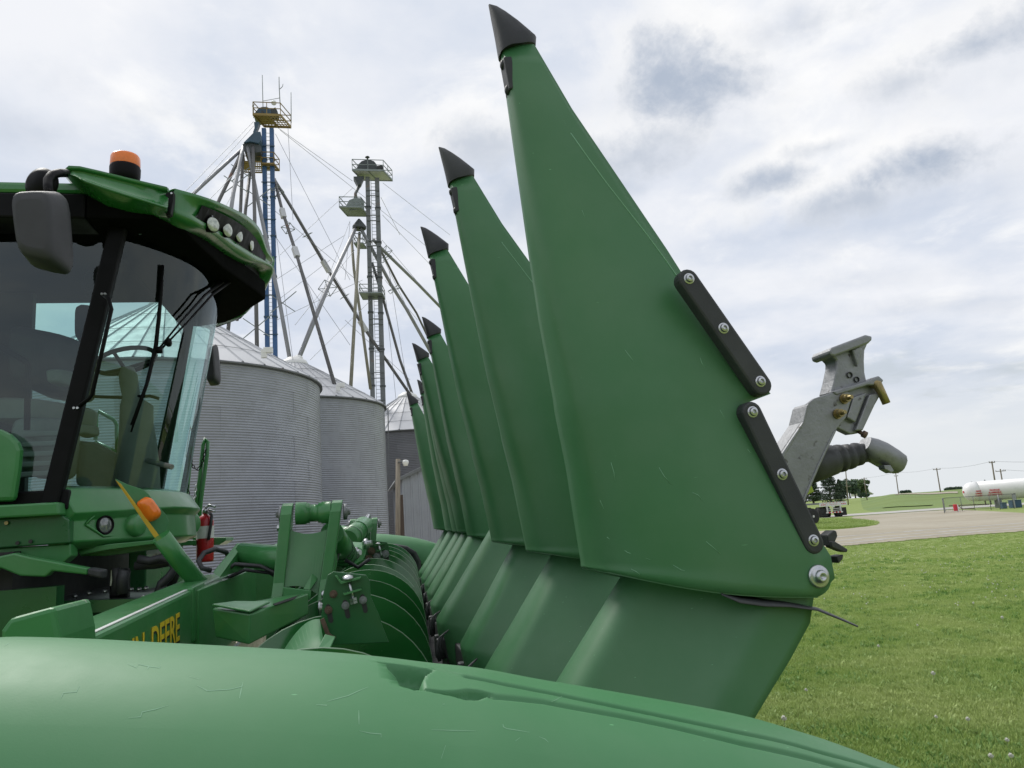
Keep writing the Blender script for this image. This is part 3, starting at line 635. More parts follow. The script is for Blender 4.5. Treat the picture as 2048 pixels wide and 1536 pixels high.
# --- fold brackets: two leaning cheek plates, web, top pin and cylinder, one each side of the middle
def bracket(near=True):
    Y = 3.4 if near else 6.5
    if near:
        lp = [(568, 1006), (583, 1000), (600, 1004), (598, 1040), (580, 1140), (571, 1222), (552, 1222), (555, 1150), (561, 1070)]
        rp = [(671, 1012), (682, 1010), (686, 1030), (682, 1065), (660, 1150), (646, 1232), (630, 1240), (640, 1150), (664, 1070)]
    cheek = []
    sc = 1.0
    def pt(x, y, z): return (x, Y+y, z)
    z0 = 1.26 if near else 1.30; z1 = 1.745 if near else 1.715
    xl, xr = (-.305, -.100) if near else (-.06, .115)
    prof = [(.10, z0-.06), (.13, z0+.10), (.055, z1-.05), (.03, z1-.012), (0, z1), (-.03, z1-.012), (-.05, z1-.05), (-.06, z0+.16), (-.12, z0-.06)]
    shift = -.055 if near else -.03
    root_ = None
    for q, x in enumerate((xl, xr)):
        m_ = MB(); n = len(prof); vs = []
        for dx in (0, .046):
            for (y, z) in prof:
                lean = shift*((z1-z)/(z1-z0))*(1.0 if q == 0 else 1.45)
                vs.append((x+dx+lean-.014, Y+y, z))
        m_.add(vs, [tuple(range(n)), tuple(range(2*n-1, n-1, -1))]+[(i, i+n, (i+1) % n+n, (i+1) % n) for i in range(n)])
        o = m_.build('fold_bracket' if q == 0 else 'cheek_plate', M['paint'], HD if q == 0 else root_, bevel=.004)
        if q == 0: root_ = o
    zt = z1-.048
    MB().lathe([(0, .047), (.044, .047), (.045, .043), (.058, .043), (.058, .036), (xr-xl-.112, .036), (xr-xl-.112, .043), (xr-xl-.100, .043), (xr-xl-.098, .047), (xr-xl-.060, .047)], (xl+.040, Y, zt+.002), (1, 0, -.03), 24).build('pin_sleeve', M['paint'], root_)
    MB().lathe([(0, .034), (.016, .034), (.018, .018), (.03, .012), (.031, .0)], (xr+.032, Y, zt-.004), (1, 0, 0), 16).build('pin_end', M['cast'], root_)
    MB().lathe([(0, .034), (.012, .034), (.014, .018), (.026, .009)], (xl-.016, Y, zt+.002), (-1, 0, 0), 16).build('pin_end', M['cast'], root_)
    MB().lathe([(0, .014), (.018, .014), (.019, 0)], (xl-.018, Y-.01, zt-.055), (-1, 0, 0), 6, False).build('bolt', M['steel'], root_)
    wv = []; nn = 14
    for i in range(nn+1):
        t = i/nn; tp = zt-.055-.022*math.sin(math.pi*t)**1 - .02*t; bt_ = z0+.135+.022*math.sin(math.pi*t)-.035*t
        xa = xl+.010+(xr-xl-.026)*t
        wv.append([(xa+shift*((z1-z)/(z1-z0))*(1+.45*t), Y+yy, z) for z, yy in ((tp, -.012), (bt_, -.045))])
    MB().grid(wv, smooth=False).build('web_plate', M['paint'], root_, solid=.012)
    return root_, xl, xr, zt
b1, xl, xr, zt = bracket(True)
# box tube and gussets that carry the near bracket
bxm = MB(); 
A = [U(424, 1216, 2.95), U(500, 1228, 2.86), U(498, 1290, 2.86), U(430, 1275, 2.95)]
bxm.add([*A, U(565, 1192, 3.32), U(617, 1186, 3.22), U(618, 1228, 3.22), U(570, 1240, 3.32)], [(0, 1, 2, 3), (4, 7, 6, 5), (0, 4, 5, 1), (1, 5, 6, 2), (2, 6, 7, 3), (3, 7, 4, 0)])
BXT = bxm.build('box_tube', M['paint'], HD, bevel=.006)
MB().poly3([U(424, 1212, 2.92), U(470, 1206, 2.98), U(540, 1207, 3.0), U(500, 1226, 2.85)], (0, 0, .008)).build('weld_plate', M['paint'], BXT, bevel=.003)
MB().poly3([U(546, 1209, 2.97), U(602, 1190, 3.2), U(606, 1193, 3.2), U(550, 1212, 2.97)], (0, -.002, .003)).build('slot', M['ink'], BXT)
MB().poly3([U(566, 1174, 3.3), U(622, 1181, 3.25), U(621, 1200, 3.25), U(566, 1195, 3.3)], (0, .012, 0)).build('end_plate', M['paint'], BXT, bevel=.003)
ga, gb = U(398, 1180, 3.25), U(512, 1136, 4.1); MB().poly3([ga, gb, gb-(0, 0, .26), ga-(0, 0, .30)], (-.03, .0, 0)).build('gusset_plate', M['paint'], HD, bevel=.004)

# cross tube from the beam to the bracket
ct = MB().tube([U(484, 1110, 3.75), U(575, 1118, 3.62), U(665, 1128, 3.55)], .057, 20); CT = ct.build('cross_tube', M['paint'], HD)
MB().poly3([U(425, 1145, 3.5), U(474, 1086, 3.75), U(486, 1088, 3.75), U(486, 1140, 3.75), U(440, 1155, 3.5)], (0, .03, 0)).build('end_gusset', M['paint'], CT, bevel=.004)
MB().tube([U(422, 1141, 3.5), U(404, 1136, 3.48), U(397, 1122, 3.5), U(408, 1106, 3.55), U(430, 1098, 3.6), U(452, 1104, 3.66), U(456, 1112, 3.7)], .011, 8).build('hose', M['rubber'], CT)
MB().prism(PX([(590, 1135), (612, 1136), (611, 1162), (588, 1158)], 3.44), 3.44, 3.5).build('stop_block', M['paint_dark'], CT, bevel=.005)
MB().poly3([U(638, 1130, 3.4), U(648, 1140, 3.4), U(620, 1180, 3.3), U(606, 1178, 3.3), U(622, 1150, 3.35)], (0, .03, 0)).build('curved_gusset', M['paint'], b1, bevel=.003)
# bolt and dome nut at the foot of the right cheek
for px, py, r in ((648, 1190, .014), (642, 1216, .025)):
    MB().lathe([(0, r*1.25), (.008, r*1.25), (.009, r*.8), (.02, r*.75), (.021, 0)], U(px-4, py, 3.27), (1, -.1, 0), 14).build('bolt', M['steel'], b1)
# cylinder running back from the near pin towards the middle
cy1 = MB().tube([U(664, 1066, 3.5), U(676, 1088, 3.8), U(690, 1112, 4.15)], [.05, .06, .06], 18); C1 = cy1.build('fold_cylinder', M['paint'], HD)
for t, r in ((.5, .063), (.7, .063), (.93, .066)):
    p = np.array(U(672, 1078, 3.65))*(1-t)+np.array(U(690, 1112, 4.15))*t; d_ = np.array(U(690, 1112, 4.15))-np.array(U(672, 1078, 3.65)); d_ /= np.linalg.norm(d_)
    MB().tube([p-d_*.008, p+d_*.008], r, 18).build('cylinder_band', M['paint_dark'], C1)
hk = MB().poly3([U(696, 1100, 4.3), U(706, 1094, 4.3), U(716, 1100, 4.3), U(716, 1122, 4.3), U(700, 1130, 4.2), U(694, 1118, 4.2)], (.03, .05, 0)); hk.build('cylinder_lug', M['paint'], C1, bevel=.005)
MB().lathe([(0, .03), (.012, .03), (.014, .018), (.03, .016)], U(711, 1106, 4.28), (.8, -.5, .1), 12).build('pin_end', M['steel'], C1)
b2, xl2, xr2, zt2 = bracket(False)
cy2 = MB().tube([U(694, 1082, 5.6), U(727, 1052, 6.2)], .075, 20); C2 = cy2.build('fold_cylinder', M['paint'], HD)
MB().tube([U(726, 1053, 6.2), U(736, 1034, 6.45)], .027, 14).build('piston_rod', M['chrome'], C2)
for t in (.25, .62):
    p = np.array(U(694, 1082, 5.6))*(1-t)+np.array(U(727, 1052, 6.2))*t; d_ = np.array(U(727, 1052, 6.2))-np.array(U(694, 1082, 5.6)); d_ /= np.linalg.norm(d_)
    MB().tube([p-d_*.006, p+d_*.006], .078, 20).build('cylinder_band', M['paint_dark'], C2)
MB().poly3([U(690, 1083, 5.4), U(726, 1085, 5.4), U(724, 1104, 5.2), U(716, 1112, 5.2), U(702, 1100, 5.2)], (0, .05, 0)).build('cylinder_mount', M['paint'], C2, bevel=.006)
MB().poly3([U(724, 1083, 5.35), U(732, 1080, 5.35), U(735, 1090, 5.35), U(728, 1118, 5.3), U(722, 1110, 5.3)], (0, .12, 0)).build('cylinder_lug', M['paint'], C2, bevel=.005)
MB().lathe([(0, .035), (.02, .035), (.022, .02), (.05, .018)], U(730, 1088, 5.34), (.9, -.3, .1), 12).build('pin_end', M['steel'], C2)
MB().tube([U(693, 1071, 5.9), U(696, 1060, 5.85), U(702, 1058, 5.85), U(712, 1058, 5.9)], .013, 8).build('hose_fitting', M['steel'], C2)
MB().tube([U(683, 1063, 6.4), U(705, 1068, 6.2)], .05, 14).build('cross_tube', M['paint'], HD)
# adjustment plates beside the auger (near one big and dark, far one smaller)
def adj_plate(k, Y, o, s):
    def q(dx, dy): return (o[0]+dx*s, o[1]+dy*s)
    def w(p, y=0.0): return U(*q(*p), Y+y)
    out = [(5, 20), (17, 13), (82, 20), (90, 32), (92, 65), (108, 100), (116, 125), (128, 155), (10, 160), (-8, 110), (-4, 60)]
    pm = MB().poly3([w(p) for p in out], (0, .016, 0)); PM = pm.build('adjuster_plate', M['paint_dark'], HD, bevel=.002)
    tr = MB().poly3([w(p, -.03) for p in ((24, 22), (33, 33), (72, 24), (70, 28), (32, 38), (20, 22))], (0, .03, 0)); tr.build('angle_tab', M['paint'], PM)
    tr = MB().poly3([w(p, -.03) for p in ((36, 57), (72, 47), (73, 50), (38, 61))], (0, .03, 0)); tr.build('angle_tab', M['paint'], PM)
    MB().tube([w((47, 28), -.02), w((59, 78), -.02)], .0055*Y/3.5, 8).build('adjuster_screw', M['steel'], PM)
    for px, py in ((56, 66), (57, 72)): MB().lathe([(0, .012), (.008, .012)], w((px, py), -.02), (w((59, 78))-w((47, 28))), 6, False).build('nut', M['steel'], PM)
    MB().lathe([(0, .018), (.006, .016), (.010, .006)], w((46, 27), -.02), (0, -.3, 1), 12).build('nut', M['steel'], PM)
    for px, py, sl in ((17, 58, 1), (7, 90, 1), (41, 81, 1), (76, 70, 1)):
        MB()._lathe([(a_*Y/3.42, b_*Y/3.42) for a_, b_ in ((0, .017), (.004, .017), (.004, .013), (.014, .013), (.014, .006), (.022, .006), (.022, 0))], w((px, py)), (0, -1, 0), 12, False).build('bolt', M['rust'] if px < 20 else M['cast'], PM)
        cap = capsule(xz(w((px-1, py-7))), xz(w((px+5, py+21))), .020*Y/3.42, 6)
        if py > 60: MB().prism([tuple(p) for p in cap], Y-.002, Y-.0005).build('slot', M['ink'], PM)
    return PM
BS = lambda Y: Y/3.42
adj_plate(0, 2.48, (650, 1130), 1.0)
adj_plate(1, 6.3, (735, 1075), .47)
MB().poly3([U(640, 1240, 2.46), U(648, 1236, 2.46), U(660, 1268, 2.46), U(672, 1275, 2.46), U(655, 1280, 2.46)], (0, .01, 0)).build('rust_edge', M['rust'], HD)
sh = []
for t in np.linspace(0, 1, 12):
    sh.append([U(560+80*t, 1316-72*math.sin(t*1.7)-4*t, 2.62-.1*t), U(590+66*t, 1355-22*t, 2.2)])
MB().grid(sh).build('auger_shield', M['plastic_pale'], HD, solid=.008)
MB().poly3([U(630, 1306, 2.2), U(650, 1268, 2.3), U(671, 1273, 2.3), U(655, 1308, 2.2)], (0, .01, -.005)).build('bent_tab', M['plastic_pale'], HD, bevel=.002)
for hz_, (pts_, r_) in enumerate((([(440, 1150), (470, 1128), (520, 1132), (560, 1150), (600, 1170)], .009), ([(446, 1160), (490, 1140), (540, 1146), (590, 1176)], .008), ([(664, 1076), (676, 1108), (668, 1140), (676, 1172)], .008), ([(690, 1120), (716, 1135), (740, 1118)], .009))):
    MB().tube([U(x, y, 3.62+.05*hz_) for x, y in pts_], r_, 7).build('hydraulic_line', M['rubber'] if hz_ % 2 else M['cast_dark'], HD)
# warning lamp arm, reflector plate and amber lamp on the header
lm = MB().tube([U(322, 1072, 3.55), U(356, 1118, 3.6), U(392, 1160, 3.7), U(415, 1185, 3.72)], .039, 18); WL = lm.build('lamp_arm', M['paint'], HD)
pl = [(230, 957), (256, 969), (284, 978), (297, 988), (315, 1010), (333, 1030), (338, 1044), (330, 1066), (322, 1076), (314, 1077)]
LP = MB().poly3([U(x, y, 3.5+.0012*(x-230)) for x, y in pl], (-.004, .008, 0)).build('lamp_plate', M['plastic_pale'], WL, bevel=.002)
MB().poly3([U(231, 960, 3.492), U(242, 968, 3.492), U(320, 1073, 3.58), U(309, 1075, 3.58)], (0, -.003, 0)).build('yellow_strip', M['tape'], WL)
am = MB(); cc = U(297, 1019, 3.55); lx = U(315, 1043, 3.56)-U(281, 996, 3.53); ln_ = np.linalg.norm(lx); lx /= ln_; outv = U(330, 1008, 3.45)-U(297, 1019, 3.55); outv -= lx*(outv@lx); outv /= np.linalg.norm(outv); ty = np.cross(lx, outv); rg = []
for h, s_ in ((-.012, 1.0), (.012, 1.02), (.022, .96), (.034, .86), (.040, .70), (.043, .4)):
    rg.append([cc+outv*h+lx*math.copysign(abs(math.cos(a))**.6, math.cos(a))*ln_*.43*s_+ty*math.copysign(abs(math.sin(a))**.6, math.sin(a))*.028*s_ for a in np.linspace(0, 2*math.pi, 24, endpoint=False)])
am.grid(rg, closed=True); am.add(rg[-1], [tuple(range(24))]); am.build('amber_lamp', M['orange'], WL)
M['headlens'] = mat('smoked_lens', (.20, .21, .21), .06, .4, var=.4, vscale=70, spec=.8)
# ================================================================== COMBINE
CB = thing('combine_harvester', 'green combine harvester with glass cab and orange beacon behind the corn header', 'combine harvester', (-2.6, 5.05, 0))
YN, YF, YM = 4.15, 5.95, 5.05
def xg(y, z, off=0.0):                    # windshield surface
    t = (z-1.9)/1.3; return (-1.072+.208*t)-(.466-.016*t)*(y-YM)**2+off
def onglass(px, py, off=.012):
    best = None
    for y in np.linspace(YN, 5.9, 400):
        p = U(px, py, y); e = abs(p[0]-xg(y, p[2], off))
        if best is None or e < best[0]-1e-9: best = (e, p)
    return best[1]
# windshield
ys = np.linspace(YN, YF, 25)
MB().grid([[(xg(y, z), y, z) for y in ys] for z in np.linspace(1.88, 3.27, 8)]).build('windshield', M['glass_front'], CB)
# door and side glass
def pillx(z): return -1.468+(z-1.898)/(3.159-1.898)*.24
MB().add([(-2.75, YN, 1.9), (pillx(1.9)-.02, YN, 1.9), (pillx(3.2)-.02, YN, 3.2), (-2.75, YN, 3.2)], [(0, 1, 2, 3)]).build('door_glass', M['glass'], CB)
MB().add([(-2.75, YF, 2.0), (pillx(2.0)-.02, YF, 2.0), (pillx(3.46)-.02, YF, 3.46), (-2.75, YF, 3.46)], [(0, 1, 2, 3)]).build('side_glass', M['glass'], CB)
for y in (YN, YF):
    s_ = 1 if y == YF else -1
    MB().bar((pillx(1.8), y+s_*.01, 1.8), (pillx(3.28 if y == YN else 3.5), y+s_*.01, 3.28 if y == YN else 3.5), .085, .06, up=(0, 1, 0)).build('pillar', M['black'], CB, bevel=.012)
    MB().bar((-2.8, y, 1.7), (-2.8, y, 3.3), .12, .08, up=(0, 1, 0)).build('pillar', M['black'], CB, bevel=.012)
MB().box((-2.1, YN, 1.86), (1.4, .05, .10)).build('door_sill', M['black'], CB, bevel=.01)
xl_ = float(U(70, 640, YF)[0]); MB().box(((xl_-3.0)/2, YF-.02, 2.7), (3.0+xl_, .06, 1.62)).build('rear_quarter_panel', M['interior_dark'], CB)
MB().box((-2.1, YF, 1.90), (1.4, .05, .18)).build('side_sill', M['black'], CB, bevel=.01)
MB().box((-2.86, YM, 2.5), (.06, 1.8, 1.7)).build('rear_wall', M['interior_dark'], CB)
MB().box((-2.15, YM, 1.76), (1.26, 1.70, .1)).build('cab_floor', M['interior_dark'], CB)
# grab handle and hinge bits along the pillar
MB().tube([U(207, 590, 4.06), U(217, 598, 4.03), U(223, 618, 4.03), U(184, 790, 4.03), U(178, 797, 4.05), U(152, 818, 4.07)], .010, 8).build('grab_handle', M['black'], CB)
for px, py in ((204, 588), (210, 588), (148, 816), (155, 816)): MB().lathe([(0, .007), (.006, .006)], U(px, py, 4.05), (0, -1, 0), 8).build('bolt', M['steel'], CB)
# roof
st = [((350, 378), (344, 430), 4.02), ((416, 397), (389, 452), 4.14), ((470, 420), (428, 474), 4.44), ((500, 437), (464, 501), 4.74), ((521, 462), (500, 521), 5.0), ((534, 500), (527, 528), 5.22), ((546, 520), (545, 540), 5.40)]
bot = [U(*b, y) for a, b, y in st]; top = [U(*a, y) for a, b, y in st]
far_out = [(-.66, 5.60), (-.77, 5.82), (-.92, 6.02), (-1.08, 6.10)]
plan = [(-3.4, 3.99)]+[(-1.0, 3.99)]+[(p[0]-.05, p[1]+.02) for p in bot[1:]]+[(x-.05, y) for x, y in far_out]+[(-3.4, 6.18)]
def slabz(pl, z0, z1):
    n = len(pl); m_ = MB(); vs = [(x, y, z0) for x, y in pl]+[(x, y, z1) for x, y in pl]
    return m_.add(vs, [tuple(range(n)), tuple(range(2*n-1, n-1, -1))]+[(i, i+n, (i+1) % n+n, (i+1) % n) for i in range(n)])
front_pl = [(-1.32, 3.99)]+plan[1:-1]+[(-1.32, 6.18)]
slabz(front_pl, 3.27, 3.405).build('roof_underside', M['roof_black'], CB, bevel=.015)
slabz([(-3.4, 3.99), (-1.322, 3.99), (-1.322, 4.22), (-3.4, 4.22)], 3.27, 3.404).build('roof_fascia', M['black'], CB, bevel=.01)
slabz([(-3.4, 4.2), (-1.2, 4.2), (-1.2, 6.18), (-3.4, 6.18)], 3.49, 3.53).build('headliner', M['roof_black'], CB)
MB().box((-1.26, 5.08, 3.45), (.10, 1.72, .09)).build('headliner_edge', M['roof_black'], CB)
slabz([(-3.4, 4.0), (-1.0, 4.0), (-1.0, 4.25), (-3.4, 4.25)], 3.406, 3.47).build('roof_edge', M['roof'], CB, bevel=.02)
slabz([(-3.4, 4.5), (-1.05, 4.5), (-.88, 4.9), (-.85, 5.8), (-1.05, 6.1), (-3.4, 6.1)], 3.53, 3.60).build('roof', M['roof'], CB, bevel=.03)
slabz([(x-.04, y+(.30 if y < 4.3 else -.02)) for x, y in plan[1:-1]]+[(-1.2, 6.16), (-1.2, 4.3)], 3.40, 3.532).build('roof_core', M['black'], CB)
# front band of the roof: upper lip, recess and lower lip, swept round the corner
rg = []
full_st = [(t, b) for t, b in zip(top, bot)]
for (x, y) in [(-.585, 5.55), (-.66, 5.78), (-.78, 6.0), (-.93, 6.14)]:
    z_ = 3.60-.05*(y-5.4)/.7; full_st.append((np.array((x, y, z_-.02)), np.array((x-.02, y, z_-.17))))
dn = []
for i, (t, b) in enumerate(full_st):
    a = full_st[max(0, i-1)][1]; c = full_st[min(len(full_st)-1, i+1)][1]; d = c-a; n_ = np.array((d[1], -d[0], 0.)); n_ /= np.linalg.norm(n_); dn.append(n_)
def ring_at(i, t, b, n_):
    h = t-b
    deep = .0 if i in (0,) else (.03 if i in (1, 5, 6) else .10)
    if i > 6: deep = .06
    return [t-n_*.30+(0, 0, -.04), t-n_*.02+(0, 0, .004), t+(0, 0, 0), t-n_*.004-h*.10, t-h*.24-n_*deep*.9, b+h*.36-n_*deep, b+h*.22-n_*.0, b+h*.10+n_*.006, b-n_*.008, b-n_*.05+(0, 0, -.012), b-n_*.30+(0, 0, -.02)]
rows_ = [ring_at(i, t, b, dn[i]) for i, (t, b) in enumerate(full_st)]
# denser sweep
dense = []
for i in range(len(rows_)-1):
    for k in range(4):
        u = k/4
        r0 = rows_[max(i-1, 0)]; r1 = rows_[i]; r2 = rows_[i+1]; r3 = rows_[min(i+2, len(rows_)-1)]
        dense.append([.5*((2*np.array(b_))+(np.array(c_)-np.array(a_))*u+(2*np.array(a_)-5*np.array(b_)+4*np.array(c_)-np.array(d_))*u*u+(-np.array(a_)+3*np.array(b_)-3*np.array(c_)+np.array(d_))*u**3) for a_, b_, c_, d_ in zip(r0, r1, r2, r3)])
dense.append(rows_[-1])
RB = MB().grid(dense).build('roof_light_band', M['roof'], CB, solid=.006)
# dark back of the light recess
MB().grid([[np.array(r[3])*.80+np.array(r[6])*.20-nv*.012, np.array(r[3])*.06+np.array(r[6])*.94-nv*.012] for r, nv in [(dense[i], (dn[i//4]*(4-i % 4)+dn[min(i//4+1, len(dn)-1)]*(i % 4))/4) for i in range(4, 22)]], smooth=False).build('light_recess', M['black'], RB)
for q, (px, py, Y, dx, dy) in enumerate([(426, 449, 4.27, .75, -.66), (455, 460, 4.52, .84, -.5), (478, 471, 4.75, .93, -.36), (503, 489, 4.98, .99, -.16)]):
    c = U(px, py, Y); ax = np.array((dx, dy, -.10)); ax /= np.linalg.norm(ax)
    WLt = MB()._lathe([(-.06, .034), (-.02, .044), (.0, .046), (.004, .044), (.004, .041)], c, ax, 24).build('work_light', M['black'], CB)
    MB()._lathe([(.002, .042), (.007, .034), (.010, .018), (.011, .0)], c, ax, 24).build('lens', M['lens'], WLt)
    MB().tube([c+(0, 0, .038), c+(-.01, 0, .058)], .006, 6).build('mount', M['steel'], WLt)
for (px, py, Y, m_, r) in ((536, 553, 5.9, 'lens', .042), (530, 570, 6.05, 'lens', .040), (519, 590, 6.15, 'black', .045)):
    c = U(px, py, Y); WLt = MB()._lathe([(-.10, .03), (-.03, r), (0, r), (.004, r*.9)], c, (.94, .28, -.15), 20).build('work_light', M['black'], CB)
    MB()._lathe([(.003, r*.9), (.010, r*.6), (.012, 0)], c, (.94, .28, -.15), 20).build('lens', M[m_], WLt)
# far corner of the roof: dark pod with green edge hanging low
pod = [(447, 560), (470, 545), (515, 546), (528, 552), (516, 575), (508, 606), (488, 627), (437, 646), (437, 600)]
MB().poly3([U(x, y, 6.12) for x, y in pod], (-.05, .16, 0)).build('roof_pod', M['roof_black'], CB, bevel=.015)
MB().poly3([U(x, y, 6.10) for x, y in [(437, 632), (489, 622), (493, 626), (480, 634), (436, 648)]], (-.05, .10, 0)).build('pod_trim', M['roof'], CB, bevel=.004)
MB().poly3([U(x, y, 6.08) for x, y in [(524, 546), (532, 545), (527, 560), (518, 572), (513, 588), (511, 606), (498, 619), (490, 624), (498, 606), (504, 590), (507, 570), (517, 556)]], (-.04, .12, 0)).build('pod_trim', M['roof'], CB, bevel=.006)
MB().poly3([U(x, y, 5.62) for x, y in [(534, 511), (548, 512), (550, 520), (548, 538), (544, 548), (540, 545)]], (-.06, .2, 0)).build('band_corner', M['roof'], CB, bevel=.01)
MB().poly3([U(x, y, 6.05) for x, y in [(439, 621), (450, 617), (446, 629), (438, 632)]], (0, .01, 0)).build('decal', M['white'], CB)
# side wing carrying the mirror
T_ = [(126, 341), (138, 332), (160, 333), (200, 342), (260, 357), (333, 374)]
C_ = [(128, 346), (150, 352), (172, 363), (212, 377), (262, 393), (333, 416)]
B_ = [(130, 352), (152, 372), (178, 390), (214, 410), (262, 422), (333, 431)]
wr = []
for t, c, b in zip(T_, C_, B_):
    tp, cp, bp_ = U(*t, 3.93), U(*c, 3.86), U(*b, 3.98)
    ins = tp*.7+U(*c, 3.86)*.3+np.array((0, .045, 0))
    wr.append([tp+np.array((0, .25, -.02)), tp+np.array((0, .03, .008)), tp, tp+np.array((0, .012, -.014)), tp*.86+cp*.14+np.array((0, .035, 0)), tp*.12+cp*.88+np.array((0, .018, 0)), cp, cp*.9+bp_*.1, bp_, bp_+np.array((0, .1, 0))])
RW = MB().grid(wr).add(wr[-1], [tuple(range(10))]).build('roof_wing', M['roof'], CB, solid=.005)
MB().poly3([U(x, y, 3.93) for x, y in [(331, 385), (347, 381), (346, 400), (341, 427), (331, 431)]], (0, .05, 0)).build('roof_joint', M['black'], CB, bevel=.006)
MB().lathe([(0, .006), (.004, .005)], U(343, 387, 3.93), (0, -1, 0), 8).build('screw', M['steel'], CB)
# beacon
BC = MB().lathe([(-.06, .070), (.0, .082), (.045, .083), (.055, .080)], U(250, 352, 4.45), (0, 0, 1), 28).build('beacon_light', M['black'], CB)
b_ = np.array(U(250, 352, 4.45))+(0, 0, .055); MB()._lathe([(0, .079), (.01, .081), (.055, .079), (.068, .073), (.074, .058), (.076, 0)], b_, (0, 0, 1), 28).build('amber_dome', M['orange'], BC)
# mirrors
def roundbox(pts, Y, dep, m_, name, parent, taper=.85):
    q = [U(x, y, Y) for x, y in pts]; rg = []
    n = 24; c = sum(q)/4
    e1 = ((q[1]-q[0])+(q[2]-q[3]))/4; e2 = ((q[0]-q[3])+(q[1]-q[2]))/4
    for h, s_ in ((-.5, taper*.7), (-.46, taper*.9), (-.36, taper*.98), (.2, 1.0), (.40, .99), (.48, .94), (.5, .8)):
        ring = []
        for k in range(n):
            a = 2*math.pi*k/n; cx = math.copysign(abs(math.cos(a))**.42, math.cos(a)); cy = math.copysign(abs(math.sin(a))**.42, math.sin(a))
            u, v = (cx+1)/2, (cy+1)/2; p = (q[3]*(1-u)+q[2]*u)*(1-v)+(q[0]*(1-u)+q[1]*u)*v
            ring.append(c+(p-c)*s_+np.array((.25*h*dep, h*dep, 0)))
        rg.append(ring)
    m = MB().grid(rg, closed=True); m.add(rg[0], [tuple(range(n))]); m.add(rg[-1], [tuple(range(n))]); return m.build(name, m_, parent)
MR = roundbox([(26, 380), (124, 376), (135, 548), (44, 528)], 3.62, .13, M['mirror_shell'], 'mirror', CB)
MB().tube([U(132, 346, 3.9), U(118, 346, 3.8), U(103, 350, 3.75), U(96, 360, 3.72), U(96, 372, 3.7), U(98, 392, 3.66)], .021, 12).build('mirror_arm', M['black'], MR)
MB().lathe([(0, .074), (.008, .082), (.035, .080), (.06, .05), (.065, .0)], U(90, 372, 3.86), (-.35, -1, 0), 24).build('round_mirror', M['black'], MR)
roundbox([(419, 690), (432, 686), (439, 768), (414, 772)], 6.45, .10, M['mirror_shell'], 'mirror', CB)
# wipers
def gl(*pts): return [onglass(*p) for p in pts]
WP = MB().tube(gl((326, 530), (322, 590), (312, 690), (296, 760), (262, 864)), [.006, .010, .012, .010, .005], 8).build('wiper_blade', M['black'], CB)
MB().tube(gl((325, 530), (318, 640), (310, 700), (293, 770), (264, 850)), .010, 8).build('wiper_link', M['black'], WP)
MB().tube([onglass(318, 706, .03), onglass(318, 694, .035)], .02, 10).build('wiper_joint', M['black'], WP)
for dx, dy in ((0, 0), (14, 2)):
    MB().tube([onglass(316+dx*.2, 700+dy, .04), onglass(360+dx, 645, .05), onglass(410+dx, 590, .05), U(446+dx, 563, 5.05), U(452+dx*.6, 540, 5.05)], [.006, .006, .008, .012, .012], 8).build('wiper_arm', M['black'], WP)
MB().lathe([(-.02, .012), (.0, .026), (.012, .024), (.02, .0)], onglass(336, 685, .03), (1, -.3, 0), 12).build('washer_jet', M['black'], WP)
# interior, seen through the glass
col_ = MB(); rr = []
for px0, px1, py, Y in [(243, 268, 735, 4.92), (238, 275, 752, 4.92), (240, 277, 770, 4.92), (245, 280, 795, 4.92), (241, 306, 812, 4.92), (240, 306, 845, 4.92), (238, 312, 880, 4.92), (233, 318, 930, 4.92), (230, 320, 985, 4.92)]:
    a, b = U(px0, py, Y), U(px1, py, Y); c = (a+b)/2; r = (b[0]-a[0])/2
    rr.append([(c[0]+r*math.cos(t), c[1]+r*1.1*math.sin(t), c[2]) for t in np.linspace(0, 2*math.pi, 20, endpoint=False)])
col_.grid(rr, closed=True); col_.add(rr[0], [tuple(range(20))]); SCm = col_.build('steering_column', M['interior'], CB)
sw = []; c = np.array(U(250, 722, 4.95)); 
for t in np.linspace(0, 2*math.pi, 29): sw.append(c+np.array((.17*math.cos(t), .17*math.sin(t), .055*math.cos(t+.5))))
SW = MB().tube(sw, .014, 8, cap=False).build('steering_wheel', M['interior_dark'], CB)
for t in (.6, 2.6, 4.6): MB().tube([c+np.array((.17*math.cos(t), .17*math.sin(t), .055*math.cos(t+.5))), c+np.array((0, 0, -.05))], .012, 6).build('spoke', M['interior_dark'], SW)
MB().tube([U(186, 793, 4.9), U(240, 795, 4.9), U(300, 792, 4.9), U(318, 797, 4.9)], .010, 8).build('control_lever', M['black'], CB)
MB().tube([U(294, 921, 4.8), U(320, 928, 4.75), U(344, 934, 4.7)], .016, 8).build('pedal_arm', M['interior'], CB)
roundbox([(152, 606), (192, 612), (182, 686), (151, 684)], 4.5, .06, M['black'], 'monitor', CB)
MB().tube([U(178+12*math.cos(t), 562+22*math.sin(t), 4.35) for t in np.linspace(0, 2*math.pi, 21)], .006, 6, cap=False).build('inner_mirror_rim', M['black'], CB)
MB().tube([U(182, 582, 4.35), U(190, 606, 4.4)], .012, 6).tube([U(190, 560, 4.35), U(216, 530, 4.3)], .018, 6).build('inner_mirror_bracket', M['black'], CB)
